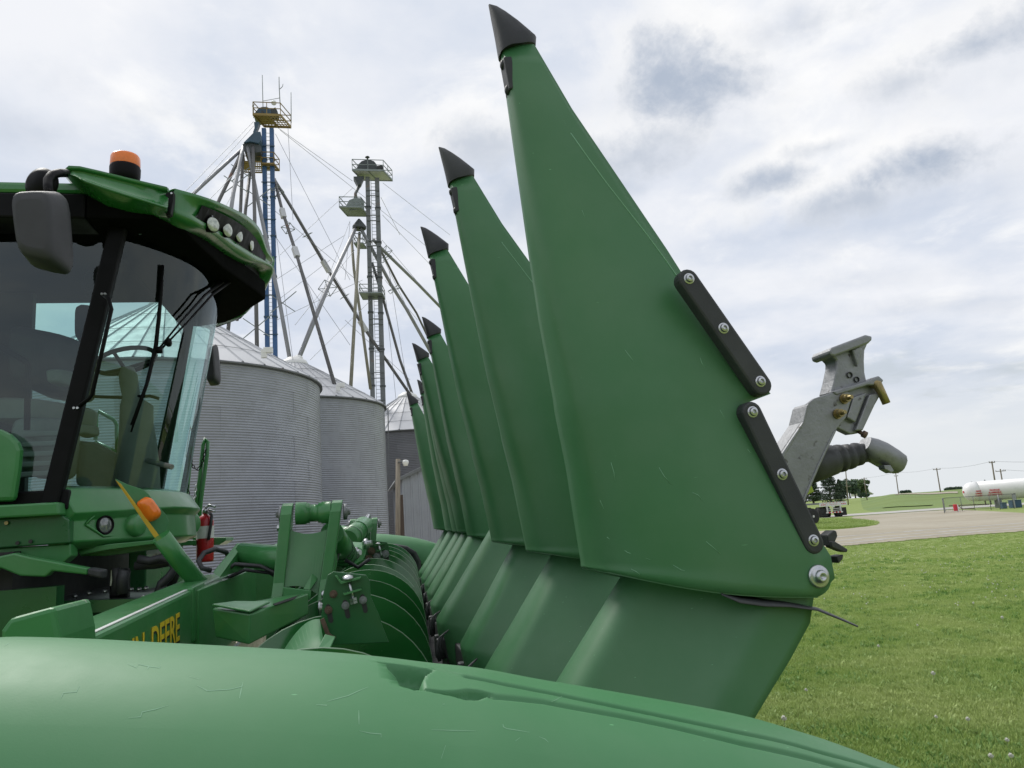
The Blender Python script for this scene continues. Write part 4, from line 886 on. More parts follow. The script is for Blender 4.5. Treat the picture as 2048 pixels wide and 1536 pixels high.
# seat and console
roundbox([(60, 650), (140, 672), (150, 800), (60, 790)], 5.1, .5, M['interior_dark'], 'seat_back', CB)
roundbox([(40, 800), (150, 805), (140, 860), (30, 860)], 5.0, .55, M['interior'], 'seat_cushion', CB)
roundbox([(60, 830), (128, 835), (118, 960), (46, 955)], 4.7, .35, M['interior'], 'console', CB)
for i in range(5): MB().box(U(88-3*i, 868+20*i, 4.50), (.20, .03, .030)).build('console_rib', M['interior'], CB, bevel=.008)
roundbox([(100, 740), (136, 738), (134, 770), (104, 772)], 4.8, .12, M['interior'], 'armrest', CB)
MB().poly3([U(190, 884, 4.95), U(236, 908, 4.95), U(232, 985, 4.95), U(150, 970, 4.95), U(150, 880, 4.95)], (0, .06, 0)).build('console_side', M['interior'], CB, bevel=.02)
MB().tube([U(0, 694, 4.4), U(50, 722, 4.4), U(56, 730, 4.4), U(54, 860, 4.4)], .016, 8).build('door_rail', M['black'], CB)
roundbox([(158, 848), (186, 850), (188, 870), (160, 876)], 4.6, .12, M['interior'], 'armrest', CB)
# green front apron below the windshield
prof = [(-.03, 1.93), (.02, 1.912), (.024, 1.909), (.086, 1.822), (.088, 1.817), (.084, 1.811), (.058, 1.786), (.054, 1.780), (.054, 1.773), (.064, 1.660), (.064, 1.655), (.060, 1.650), (.0, 1.62), (-.03, 1.615)]
ys2 = [YN-.01]+list(np.linspace(YN, 5.97, 34)); rg = []
for y in ys2:
    lift = .10*max(0, 1-(y-YN)/.55)            # the crease dips towards the near corner
    rg.append([(-1.072-.466*(y-YM)**2+o*(1 if y > YN else .9), y, z-(lift*.25 if 1.7 < z < 1.85 else 0)) for o, z in prof])
AP = MB().grid(rg).add(rg[0], [tuple(range(len(prof)))]).build('front_apron', M['paint'], CB, solid=.006)
def apron_pt(y, z, off=0.0):
    d = -.932*(y-YM); n = np.array((1, -d, 0.)); n /= np.linalg.norm(n)
    return np.array((-1.072-.466*(y-YM)**2+.062, y, z))+n*off, n
c, n_ = apron_pt(4.29, 1.728); HLm = MB()._lathe([(-.02, .049), (.008, .049), (.012, .045), (.010, .040), (.006, .038)], c, n_, 26).build('headlight', M['black'], CB)
MB()._lathe([(.004, .039), (.007, .028), (.009, 0)], c, n_, 24).build('lens', M['headlens'], HLm)
c, n_ = apron_pt(4.45, 1.722); MB()._lathe([(-.03, .066), (.0, .064), (.03, .056), (.038, .045), (.039, 0)], c, n_+np.array((.6, -.1, 0)), 26).build('blank_cover', M['paint'], CB)
c, n_ = apron_pt(5.55, 1.74); MB()._lathe([(-.02, .07), (.035, .066), (.04, .058), (.041, 0)], c, np.array((1, -.55, 0)), 26).build('blank_cover', M['paint'], CB)
# recess frame round the near headlight
fr = []
for y, z in ((4.205, 1.735), (4.245, 1.785), (4.60, 1.772), (4.66, 1.72), (4.60, 1.672), (4.28, 1.672), (4.205, 1.735)): fr.append(apron_pt(y, z, .004)[0])
MB().tube(fr, .007, 6).build('lamp_surround', M['paint'], AP)
# side panels at the left
MB().poly3([U(x, y, 4.06) for x, y in [(-120, 846), (0, 858), (20, 868), (36, 884), (42, 900), (38, 940), (28, 1002), (-120, 1006)]], (0, .05, 0)).build('side_shield', M['paint'], CB, bevel=.02)
MB().poly3([U(x, y, 4.04) for x, y in [(-120, 1013), (0, 1010), (116, 1004), (118, 1030), (-120, 1043)]], (0, .1, 0)).build('side_ledge', M['paint'], CB, bevel=.01)
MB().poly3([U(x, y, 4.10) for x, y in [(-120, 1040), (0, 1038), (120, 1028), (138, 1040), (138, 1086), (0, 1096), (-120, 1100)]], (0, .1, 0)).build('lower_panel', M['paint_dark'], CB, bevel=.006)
MB().poly3([U(x, y, 4.13) for x, y in [(-120, 1098), (0, 1096), (140, 1088), (142, 1112), (126, 1126), (0, 1150), (-120, 1160)]], (0, .1, 0)).build('lower_panel', M['paint'], CB, bevel=.006)
for px, py, m_ in ((13, 1046, 'brass'), (35, 1086, 'ink'), (61, 1083, 'ink')): MB().lathe([(0, .010), (.004, .009)], U(px, py, 4.09), (0, -1, 0), 8).build('bolt', M[m_], CB)
LK = MB().poly3([U(x, y, 3.95) for x, y in [(-120, 1160), (0, 1112), (28, 1106), (60, 1114), (176, 1136), (175, 1150), (104, 1142), (90, 1154), (40, 1152), (0, 1136), (-120, 1200)]], (0, .06, 0)).build('lift_arm', M['paint'], CB, bevel=.008)
MB().poly3([U(x, y, 3.94) for x, y in [(175, 1135), (206, 1140), (204, 1158), (174, 1151)]], (0, .08, 0)).build('rubber_end', M['rubber'], LK, bevel=.01)
# walkway ledge under the apron and dark machinery behind
MB().poly3([U(x, y, 4.3) for x, y in [(152, 1098), (220, 1088), (330, 1078), (330, 1085), (215, 1100), (160, 1110)]], (0, .25, 0)).build('step_ledge', M['paint'], CB, bevel=.004)
MB().poly3([U(x, y, 4.4) for x, y in [(158, 1098), (330, 1086), (330, 1096), (210, 1112), (160, 1112)]], (0, .2, 0)).build('step_beam', M['paint'], CB, bevel=.004)
MB().poly3([U(x, y, 6.0) for x, y in [(330, 1083), (392, 1080), (392, 1090), (330, 1093)]], (0, .3, 0)).build('step_ledge', M['paint'], CB, bevel=.004)
PF = MB().poly3([U(x, y, 6.1) for x, y in [(385, 1075), (452, 1075), (452, 1081), (438, 1090), (385, 1092)]], (0, .35, 0)).build('platform', M['paint'], CB, bevel=.004)
MB().box((-2.9, YM, 1.25), (2.6, 2.0, .75)).build('lower_body', M['interior_dark'], CB)
MB().box((-2.2, YM-.98, .95), (1.6, .10, 1.0)).build('lower_body_side', M['paint_dark'], CB)
MB().box((-1.32, 5.55, 1.46), (.10, 1.0, .30)).build('cross_member', M['paint_dark'], CB, bevel=.01)
FH = MB().add([(-2.6, 4.35, 1.42), (-2.6, 5.75, 1.42), (-.86, 5.75, 1.31), (-.86, 4.35, 1.31), (-2.6, 4.35, .7), (-2.6, 5.75, .7), (-.86, 5.75, .45), (-.86, 4.35, .45)], [(0, 1, 2, 3), (7, 6, 5, 4), (0, 3, 7, 4), (1, 5, 6, 2), (3, 2, 6, 7), (0, 4, 5, 1)]).build('feeder_house', M['paint_dark'], CB, bevel=.01)
MB().add([(-2.4, 4.33, 1.415), (-2.4, 5.77, 1.415), (-.90, 5.77, 1.322), (-.90, 4.33, 1.322)], [(0, 1, 2, 3)]).build('rubber_mat', M['rubber'], FH, solid=.012)
MB().bar((-1.9, 4.31, 1.36), (-.82, 4.31, 1.30), .03, .06).bar((-1.9, 4.25, 1.28), (-.82, 4.25, 1.24), .02, .05).build('feeder_rail', M['paint_dark'], FH)
for px, py in ((105, 1195), (130, 1216), (150, 1194), (178, 1188), (262, 1180), (278, 1180), (292, 1178), (210, 1184)):
    MB().lathe([(0, .012), (.012, .010)], U(px, py, 4.35), (.2, -.5, 1), 8).build('bolt', M['steel'], FH)
hs = [[(276, 1118), (300, 1122), (322, 1116), (340, 1120), (350, 1136), (338, 1154), (322, 1168), (316, 1180), (330, 1180)], [(250, 1140), (244, 1160), (246, 1188)], [(270, 1132), (310, 1130), (346, 1124), (356, 1140), (344, 1166)], [(232, 1136), (234, 1160), (228, 1190)], [(336, 1120), (352, 1128), (352, 1150), (336, 1172)]]
for i, h in enumerate(hs):
    MB().tube([U(x, y, 4.3+.03*i) for x, y in h], .022 if i != 1 else .030, 10).build('hydraulic_hose', M['rubber'], CB)
MB().box(U(240, 1168, 4.5), (.09, .06, .16)).build('coupler_block', M['black'], CB, bevel=.01)
MB().poly3([U(222, 1140, 4.45), U(236, 1138, 4.45), U(236, 1170, 4.45), U(220, 1172, 4.45)], (0, .02, 0)).build('coupler_plate', M['steel'], CB)
MB().box(U(310, 1102, 4.9), (.09, .01, .03)).build('decal', M['label'], CB)
MB().tube([U(288, 1202, 4.2), U(282, 1196, 4.2), U(286, 1190, 4.2), U(292, 1198, 4.2), U(282, 1208, 4.2)], .003, 5).build('wire_loop', M['steel'], FH)
# hand rails at the far side of the platform, with chains
for (pts, Y) in (([(384, 1078), (400, 950), (406, 890), (411, 878), (416, 884), (414, 910), (402, 1000), (394, 1078)], 6.35), ([(372, 1045), (374, 985), (381, 915), (384, 893)], 6.5),
                 ([(191, 880), (193, 832), (198, 823), (228, 840), (233, 850), (234, 905)], 6.7), ([(352, 886), (355, 825), (360, 818)], 6.6), ([(190, 884), (236, 905)], 6.7)):
    MB().tube([U(x, y, Y) for x, y in pts], .0155, 10).build('hand_rail', M['paint'], CB)
def chain(pts, Y, m_):
    mb = MB(); P_ = []
    for (a, b) in zip(pts[:-1], pts[1:]):
        n = max(1, int(math.dist(a, b)/5.5))
        for k in range(n): P_.append((a[0]+(b[0]-a[0])*k/n, a[1]+(b[1]-a[1])*k/n))
    for i, p in enumerate(P_):
        q = P_[min(i+1, len(P_)-1)] if i < len(P_)-1 else (2*p[0]-P_[i-1][0], 2*p[1]-P_[i-1][1])
        A_, B_ = U(*p, Y), U(*q, Y); d = (B_-A_); L_ = np.linalg.norm(d); d /= L_; s_ = np.cross(d, (0, 1., 0)) if i % 2 else np.array((0, 1., 0)); s_ /= np.linalg.norm(s_)
        c = (A_+B_)/2; mb.tube([c+d*L_*.62*math.cos(t)+s_*.009*math.sin(t) for t in np.linspace(0, 2*math.pi, 9)], .0034, 5, cap=False)
    return mb.build('chain', m_, CB)
chain([(380, 910), (383, 925), (388, 936), (395, 940), (402, 932), (408, 912), (412, 898)], 6.3, M['black'])
chain([(374, 950), (375, 975), (379, 996), (384, 1010)], 6.4, M['black'])
chain([(392, 970), (390, 990), (386, 1008)], 6.3, M['steel'])
# unseen rear: grain tank body and wheels, so that the machine stands on the ground
MB().box((-4.9, YM, 2.6), (3.2, 2.6, 1.9)).build('grain_tank_body', M['paint'], CB, bevel=.05)
for y in (3.55, 6.55):
    wh = MB().lathe([(-.28, .70), (-.26, .82), (-.1, .86), (.1, .86), (.26, .82), (.28, .70)], (-2.75, y, .86), (0, 1, 0), 36).build('wheel', M['tire'], CB)
    MB().lathe([(-.285, .45), (0, .5), (.285, .45)], (-2.75, y, .86), (0, 1, 0), 30).build('rim', M['tape'], wh)
# fire extinguisher hanging on the platform
FE = thing('fire_extinguisher', 'red fire extinguisher with white label hanging beside the green platform', 'fire extinguisher', U(408, 1124, 6.05))
eb = np.array(U(410, 1124, 6.05)); et = np.array(U(408, 1030, 6.05)); hh = et[2]-eb[2]
MB().lathe([(0, .056), (.02, .061), (hh*.86, .061), (hh*.94, .050), (hh*1.0, .024), (hh*1.01, .02)], eb, (0, 0, 1), 24).build('cylinder', M['red'], FE)
MB()._lathe([(hh*.50, .0625), (hh*.76, .0625)], eb, (0, 0, 1), 24).build('paper_label', M['label'], FE)
MB().lathe([(hh, .018), (hh+.03, .022), (hh+.045, .02)], eb, (0, 0, 1), 14).tube([eb+(0, 0, hh+.05), eb+(.03, -.01, hh+.07), eb+(.075, -.02, hh+.055)], .010, 8).tube([eb+(-.01, 0, hh+.035), eb+(.04, -.01, hh+.03), eb+(.07, -.02, hh+.02)], .008, 8).build('valve', M['steel'], FE)
MB().tube([eb+(.02, -.02, hh+.03), eb+(.055, -.05, hh*.98), eb+(.052, -.062, hh*.8), eb+(.04, -.066, hh*.55), eb+(.035, -.066, hh*.46)], .011, 8).build('hose', M['rubber'], FE)
# ================================================================== GROUND
def mat_grass(name, a, b, c, sc=1.0):
    return mat(name, a, .9, var=.25, vscale=2.2*sc, spec=.15, col2=b, c2lo=.42, c2hi=.68, c2scale=.55*sc, bump=.6, bscale=40*sc, spots=(c, 7*sc, .60, .72))
M['lawn'] = mat_grass('lawn', (.195, .255, .075), (.235, .285, .10), (.140, .195, .058))
M['field'] = mat('field_green', (.185, .245, .085), .9, var=.2, vscale=.06, spec=.1, col2=(.135, .19, .075), c2lo=.4, c2hi=.62, c2scale=.03, stretch=(.25, 1, 1))
M['fieldb'] = mat('field_light', (.16, .22, .075), .9, var=.2, vscale=.2, spec=.1)
M['gravel'] = mat('gravel', (.33, .298, .232), .95, var=.10, vscale=.35, spec=.1, bump=.5, bscale=18, col2=(.385, .355, .29), c2lo=.45, c2hi=.7, c2scale=.12, spots=((.24, .20, .155), 3.0, .62, .75))
M['road'] = mat('road', (.40, .39, .36), .9, var=.05, vscale=.3, spec=.1)
def sheet(name, pts, z, m, kind='structure'):
    return tag(MB().add([(p[0], p[1], z) for p in pts], [tuple(range(len(pts)))]).build(name, m), kind=kind)
sheet('ground', [(-3000, -300), (4000, -300), (4000, 6000), (-3000, 6000)], 0.0, M['lawn'])
near = [G(*p) for p in ((1600, 1099.5), (1650, 1095), (1700, 1091), (1760, 1086), (1830, 1080), (1900, 1074), (1980, 1068), (2048, 1063), (2200, 1051), (2400, 1036))]
near = [near[0]]+[p for a, b in zip(near[:-1], near[1:]) for p in [a+(b-a)*t+np.array((0, rng.normal()*.13, 0)) for t in np.linspace(0, 1, 14)[1:]]]
far_ = [G(*p) for p in ((2400, 1010), (2250, 1020), (2120, 1028), (2048, 1026.5), (1985, 1023), (1930, 1020.5), (1895, 1020.5), (1850, 1023), (1800, 1026.5), (1750, 1030), (1708, 1033.5), (1702, 1037), (1725, 1039), (1745, 1042), (1753, 1045.5), (1750, 1049), (1735, 1053), (1700, 1057.5), (1660, 1061), (1600, 1067))]
sheet('gravel_lot', near+far_+[np.array(p) for p in ((18, 45, 0), (14, 75, 0), (-70, 75, 0), (-70, 9.8, 0), (-12, 10.2, 0), (0, 11.5, 0), (6, 16, 0))], .02, M['gravel'])
for off_, w_ in ((1.2, .35), (2.9, .35), (5.2, .4)):
    tag(MB().grid([[(p[0]+off_*.12, p[1]+off_+.25*math.sin(p[0]*.35), .026), (p[0]+off_*.12, p[1]+off_+w_+.25*math.sin(p[0]*.35)+.1*math.sin(p[0]*1.7), .026)] for p in near[::3]]).build('wheel_track', M['road']), kind='structure')
sheet('road', [G(*p) for p in ((1560, 1038), (1690, 1029), (1900, 1015), (2048, 1006), (2300, 990), (2300, 994), (2048, 1010), (1900, 1019), (1690, 1033), (1560, 1043))], .03, M['road'])
def hor(px): 
    r = ray(px, 768); k = UP[2]/FPX; return 768+(r[2])/k
# low rising fields beyond the road
B_ = []; pxs = np.linspace(1700, 2300, 31)
def bank(px, t):
    w = min(1, max(0, (px-1722)/60)); h0 = hor(px)
    prof = [(78, 1.6), (100, 1.45), (150, .55), (230, -.15), (420, -.7), (900, -1.2), (2600, -2.0)]
    drop = np.interp(t, [p[0] for p in prof], [p[1] for p in prof]); drop = 1.62*(1-w)+drop*w
    p = D(px, h0, t); p[2] = 1.6-drop+.10*math.sin(px*.06)*w*min(1, max(0, (t-90)/60)); return p
ts = [78, 88, 100, 115, 132, 150, 185, 230, 300, 420, 620, 900, 1500, 2600]
tag(MB().grid([[bank(p, t) for p in pxs] for t in ts]).build('rising_field', M['field']), kind='structure')
def strip(name, pts0, m, wid):
    P_ = []
    for (px, t) in pts0: P_.append([bank(px, t*(1+q))+np.array((0, 0, .10)) for q in (0, wid*.5, wid)])
    tag(MB().grid(P_).build(name, m), kind='structure')
strip('mown_strip', [(px, 96+(px-1765)*-.07) for px in np.linspace(1762, 1860, 10)], M['fieldb'], .10)
strip('farm_track', [(px, 215-(px-1790)*.55) for px in np.linspace(1790, 1915, 10)], M['gravel'], .22)
# ================================================================== GRAIN BINS
def grain_bin(name, label, cx, cy, R_, eave, rise, nsheet, rings, npan, mwall, mroof, grp='grain bins behind the combine'):
    t = thing(name, label, 'grain bin', (cx, cy, 0), grp)
    hr = eave/rings; da = 2*math.pi/nsheet; nw = 9
    def sheetmesh(rr):
        mb = MB(); P_ = []
        for i in range(nw*6+1):
            z = hr*i/(nw*6); r = rr+.014*math.cos(2*math.pi*i/6.0)
            P_.append([(r*math.cos(a), r*math.sin(a), z) for a in np.linspace(-.004, da+.004, 5)])
        return mb.grid(P_)
    o0 = None
    for r in range(rings):
        for s in range(nsheet):
            if o0 is None:
                mb = sheetmesh(R_); mb.v = [(x+cx, y+cy, z) for x, y, z in mb.v]
                o = mb.build('wall_sheet', mwall, t); o0 = o
            else:
                o = bpy.data.objects.new('wall_sheet', o0.data); COL.objects.link(o); o.parent = t
            o.location = (0, 0, r*hr); o.rotation_euler = (0, 0, (s+.5*(r % 2))*da)
            k = 1+(.0007*((s+r) % 2))+random.uniform(0, .0003); o.scale = (k, k, 1)
    # roof of pressed panels with standing ribs
    dp = 2*math.pi/npan; r0, r1 = R_+.14, .75; z0 = eave-.07; sl = rise/(R_-.6)
    def zr(r): return z0+(r0-r)*sl
    rf = MB()
    for r_ in (.34, .58, .8):
        n = npan*2; rf.tube([(cx+r0*r_*math.cos(a), cy+r0*r_*math.sin(a), zr(r0*r_)+.05) for a in np.linspace(0, 2*math.pi, n+1)], .012, 5, cap=False)
    rf.lathe([(0, r0+.01), (.09, r0+.01)], (cx, cy, z0-.10), (0, 0, 1), npan*2, True)
    RFo = rf.build('roof', M['gal_dark'], t)
    pm = MB(); da2 = dp/2
    A_ = []
    for f_, up in ((-1, .0), (-.95, .055), (-.90, .0), (0, -.012), (.90, 0), (.95, .055), (1, 0)):
        A_.append([(cx+r*math.cos(da2*f_), cy+r*math.sin(da2*f_), zr(r)+up*(1 if r > 1 else .4)) for r in np.linspace(r0, r1, 7)])
    pm.grid(A_, smooth=False); p0 = pm.build('roof_panel', mroof, RFo)
    for k in range(npan):
        o = p0 if k == 0 else bpy.data.objects.new('roof_panel', p0.data)
        if k: COL.objects.link(o); o.parent = RFo
        o.rotation_euler = (0, 0, k*dp)
    zt = zr(r1)
    MB().lathe([(-.1, r1+.1), (.02, r1+.1), (.22, r1-.02), (.26, r1*.8), (.42, r1*.55), (.44, 0)], (cx, cy, zt), (0, 0, 1), 24).build('peak_cap', M['white'], t)
    return t, zr
s1c = U(330, 770, 40); S1 = (s1c[0], 40.0, 7.5)
b1_, z1r = grain_bin('grain_bin', 'largest corrugated grain bin with white roof, right behind the cab', S1[0], 40, 7.5, 9.3, 4.4, 18, 9, 44, M['gal'], M['gal_roof'])
s2c = U(590, 815, 48); b2_, z2r = grain_bin('grain_bin', 'corrugated grain bin with white roof between the largest bin and the dark bin', s2c[0], 48, 5.43, 9.3, 2.95, 12, 9, 32, M['gal'], M['gal_roof'])
s3c = U(818, 862, 62); b3_, z3r = grain_bin('grain_bin', 'dark weathered corrugated grain bin behind the grey shed', s3c[0], 62, 6.0, 8.9, 3.4, 14, 8, 34, M['gal_old'], M['gal_roof'])
def roof_vent(px, py, Y, par):
    c = U(px, py, Y); v = MB().box(c+(0, 0, .0), (.24, .24, .36), None); v.box(c+(.18, 0, .16), (.40, .28, .24)); v.build('roof_vent', M['white'], par, bevel=.02)
roof_vent(528, 708, 34.5, b1_); roof_vent(676, 776, 43.6, b2_)
MB().bar(U(776, 815, 47.6), U(779, 1075, 47.6), .10, .06).build('down_pipe', M['gal_dark'], b2_)
for i in range(22): 
    pass
# ================================================================== ELEVATOR LEGS
def pq(px, py, Y): return np.array(U(px, py, Y))
def platform(par, A, B, C, m, mfloor, h=1.05, th=.14, skip=()):
    D_ = A+C-B; q = [A, B, C, D_]; fl = MB().poly3(q, (0, 0, -.03)); 
    if mfloor is M['yrail']:
        fl = MB(); E_ = B-A; S_ = D_-A
        for k in range(1, 9): fl.bar(A+E_*k/9, A+E_*k/9+S_, .05, .04)
        for k in range(1, 5): fl.bar(A+S_*k/5, A+S_*k/5+E_, .04, .05)
        fl.poly3([A, A+E_*.48, A+E_*.48+S_*.8, A+S_*.8], (0, 0, .03))
    F = fl.build('platform', mfloor, par)
    mb = MB()
    for i in range(4): mb.bar(q[i], q[(i+1) % 4], .07, th)
    mb.bar((A+B)/2, (D_+C)/2, .07, th); mb.build('platform_frame', m, par)
    rl = MB()
    for i in range(4):
        a, b = q[i], q[(i+1) % 4]
        for z in (h, h*.52): rl.bar(a+(0, 0, z), b+(0, 0, z), .05)
        n = max(1, int(round(np.linalg.norm(b-a)/1.3)))
        for k in range(n): p = a+(b-a)*k/n; rl.bar(p, p+np.array((0, 0, h)), .05)
    rl.build('guard_rail', m, par)
def ladder(par, a, b, w, m, cage=True):
    a, b = np.array(a), np.array(b); d = b-a; ln = np.linalg.norm(d); d /= ln; mb = MB(); s_ = np.array((w/2, 0, 0))
    for q in (-1, 1): mb.bar(a+s_*q, b+s_*q, .04)
    for k in range(int(ln/.30)): p = a+d*(.30*k); mb.bar(p-s_, p+s_, .03)
    mb.build('ladder', m, par)
    if cage:
        cg = MB()
        for q in (-.38, 0, .38): cg.bar(a+(q, -.68+abs(q)*.5, 0), b+(q, -.68+abs(q)*.5, 0), .022)
        for k in range(int(ln/1.2)):
            p = a+d*(1.2*k); cg.tube([p+np.array((.38*math.sin(t), -.66*math.cos(t)*.5-.33, 0)) for t in np.linspace(-2.2, 2.2, 8)], .014, 4, cap=False)
        cg.build('ladder_cage', m, par)
def spout(par, pts, r, m, Ya, Yb, name='spout'):
    n = len(pts); L_ = [math.dist(pts[i], pts[i+1]) for i in range(n-1)]; tot = sum(L_); acc_ = 0; P_ = []
    for i, p in enumerate(pts):
        # depth goes linearly along the pipe in 1/Y so that it stays straight
        f = acc_/tot; Y = 1/((1-f)/Ya+f/Yb); P_.append(pq(p[0], p[1], Y)); acc_ += L_[i] if i < n-1 else 0
    o = MB().tube(P_, r, 10).build(name, m, par); return P_, o
def truss(par, p, d, m, s=.75):
    d = d/np.linalg.norm(d); x = np.cross(d, (0, 0, 1.)); x /= np.linalg.norm(x); y = np.cross(d, x); mb = MB()
    q = [p+x*s, p+y*s, p-x*s, p-y*s]
    for i in range(4): mb.bar(q[i], q[(i+1) % 4], .035); 
    mb.bar(q[0], q[2], .04).bar(q[1], q[3], .04); mb.build('truss_frame', m, par)
YB = 55.0
BL = thing('elevator_leg', 'tall blue grain elevator leg with yellow platforms and antennas on top', 'grain elevator', pq(541, 1100, YB)*(1, 1, 0))
base_l, base_r = pq(528, 258, YB), pq(543.5, 258, YB); zt = base_l[2]
bx_l, bx_r = pq(536, 760, YB), pq(551.5, 760, YB)
for a, b in ((base_l, bx_l), (base_r, bx_r)):
    d = (b-a)/(a[2]-b[2]); foot = a+d*a[2]
    tr = MB().bar(a, foot, .31, .34, up=(0, 1, 0)); leg_ = tr.build('leg_trunk', M['blue'], BL)
    for k in range(9):
        p = a+d*(2.4+3.05*k); MB().bar(p, p+d*.10, .40, .43, up=(0, 1, 0)).build('trunk_flange', M['blue_dark'], leg_)
m0 = (base_l+base_r)/2; m1 = (bx_l+bx_r)/2; dd = (m1-m0)/(m0[2]-m1[2])
ladder(BL, m0+dd*m0[2]+(0, -.1, 0), m0+(0, -.1, 0), .30, M['label'], cage=False)
for k in range(10):
    p = m0+dd*(1.5+2.9*k); MB().bar(p+(-.5, -.25, 0), p+(.5, -.25, 0), .06).build('leg_tie', M['blue_dark'], BL)
A, B, C = pq(506, 238, 54.2), pq(561, 230.5, 54.2), pq(582, 252.5, 55.9); C[2] = B[2]; A[2] = B[2]
platform(BL, A, B, C, M['yrail'], M['yrail'], h=1.0, th=.18)
hp_ = [(508, 234), (510, 225), (516, 217), (523, 213.5), (533, 213), (539, 216), (542, 222), (543, 232), (512, 236)]
MB().poly3([pq(x, y, 54.7) for x, y in hp_], (0, 1.1, 0)).build('head_casing', M['blue_dark'], BL, bevel=.03)
MB().poly3([pq(x, y, 54.9) for x, y in [(540, 218), (551, 214.5), (555, 222), (557, 230), (542, 231)]], (0, .8, 0)).build('drive_motor', M['headdark'], BL, bevel=.02)
MB().lathe([(0, .07), (.02, .11)], pq(525, 224, 54.6), (0, -1, 0), 10).build('shaft_cap', M['headdark'], BL)
MB().poly3([pq(x, y, 54.6) for x, y in [(508, 244), (519, 244), (514, 256), (511, 264), (506, 264), (509, 256)]], (0, .6, 0)).build('discharge_chute', M['blue_dark'], BL)
MB().poly3([pq(x, y, 53.6) for x, y in [(487, 285), (508, 264), (521, 263), (522, 281), (517, 286), (500, 283)]], (0, 1.6, .0)).build('distributor', M['blue_dark'], BL, bevel=.02)
MB().poly3([pq(x, y, 53.8) for x, y in [(485, 288), (500, 284), (517, 287), (522, 292), (521, 304), (508, 306), (490, 304), (487, 297)]], (0, 1.5, 0)).build('distributor_base', M['headdark'], BL, bevel=.02)
A, B, C = pq(487, 330, 54.4), pq(522, 326, 54.4), pq(524, 345, 56.1); A[2] = B[2] = C[2]
platform(BL, A, B, C, M['yrail'], M['yrail'], h=.85, th=.10)
A, B, C = pq(522, 330, 54.5), pq(548, 330, 54.5), pq(559, 341, 55.6); A[2] = B[2] = C[2]
platform(BL, A, B, C, M['yrail'], M['yrail'], h=.9, th=.10)
MB().lathe([(-.04, .02), (.0, .20), (.07, .19), (.12, .10), (.13, 0)], pq(547.5, 206, 54.8), (.2, -1, 0), 16).build('dish_antenna', M['white'], BL)
for pts, r in (([(524.5, 150), (526, 214)], .03), ([(558, 154), (558.5, 176), (560.5, 213)], .035), ([(560, 178), (565, 173), (566, 168)], .025), ([(582, 185), (582.5, 246)], .03), ([(507, 208), (507.5, 236)], .03), ([(505, 213), (508, 209)], .05), ([(526, 202), (559, 196)], .02)):
    MB().tube([pq(x, y, 54.6) for x, y in pts], r, 6).build('antenna', M['grail'], BL)
bs = [([(482, 300), (436, 342), (386, 388), (300, 468)], .13, 'spout', 54, 50), ([(484, 303), (460, 355), (436, 405), (405, 470)], .13, 'spout_dark', 54, 50), ([(487, 293), (483, 310), (467, 385), (455, 470)], .14, 'spout', 54, 48),
      ([(486, 308), (484, 350), (481, 420), (455, 672)], .12, 'spout_dark', 54, 48), ([(500, 345), (491, 420), (474, 640)], .12, 'spout_dark', 55, 49), ([(494, 288), (500, 320), (518, 412), (558, 598), (581, 726)], .14, 'spout', 54, 48.5),
      ([(506, 287), (506.5, 330), (509, 420), (514, 700)], .13, 'spout_dark', 54, 46), ([(549, 358), (564, 420), (595, 515), (669, 769)], .12, 'spout_dark', 55.5, 45), ([(549, 360), (586, 420), (658, 543), (735, 666), (829, 802)], .13, 'spout_dark', 55.5, 61.5)]
for pts, r, m_, ya, yb in bs:
    P_, so = spout(BL, pts, r*.95, M[m_], ya, yb)
    if pts[0][0] > 545:
        for t in (.33, .62):
            k = int(t*(len(P_)-1)); p = P_[k]+(P_[k+1]-P_[k])*.4; dd_ = P_[k+1]-P_[k]; dd_ /= np.linalg.norm(dd_); truss(so, p, dd_, M['grail'], .5)
            q = p+dd_*2.2; MB().bar(q, q+dd_*1.0, .34, .30).build('inspection_box', M['gal_roof'], so)
for px, py, Y in ((472, 368, 52), (486, 345, 53.5), (517, 396, 53.8), (565, 606, 50.5), (513, 655, 48)): 
    mb = MB(); c = pq(px, py, Y)
    mb.bar(c+(-.8, 0, .6), c+(.8, 0, -.6), .05).bar(c+(-.8, 0, -.7), c+(.9, 0, .8), .05); mb.build('truss_frame', M['grail'], BL)
YT = 60.0
GL = thing('elevator_leg', 'grey weathered grain elevator leg with railed head platform, right of the blue one', 'grain elevator', pq(752, 1100, YT)*(1, 1, 0))
l0, r0_ = pq(735, 355, YT), pq(754, 357, YT); l1, r1_ = pq(745.5, 801, YT), pq(766.5, 801, YT)
for a, b in ((l0, l1), (r0_, r1_)):
    d = (b-a)/(a[2]-b[2]); foot = a+d*a[2]; tr = MB().bar(a, foot, .36, .36, up=(0, 1, 0)); leg_ = tr.build('leg_trunk', M['gal_dark'], GL)
    for k in range(9):
        p = a+d*(2.6+3.0*k); MB().bar(p, p+d*.09, .46, .46, up=(0, 1, 0)).build('trunk_flange', M['headdark'], leg_)
m0 = (l0+r0_)/2; m1 = (l1+r1_)/2; dd = (m1-m0)/(m0[2]-m1[2])
ladder(GL, m0+dd*m0[2]+(.05, -.1, 0), m0+(.05, -.1, 0), .34, M['grail'], cage=False)
for k in range(13):
    p = m0+dd*(1.2+2.2*k)
    for q in (0, .45): MB().bar(p+dd*q+(-.55, -.22, 0), p+dd*q+(.55, -.22, 0), .06).build('leg_tie', M['gal_dark'], GL)
A, B, C = pq(705, 351, 59.2), pq(767, 341, 59.2), pq(785, 363, 61.0); A[2] = B[2]; C[2] = B[2]
platform(GL, A, B, C, M['grail'], M['gal_roof'], h=.92, th=.16)
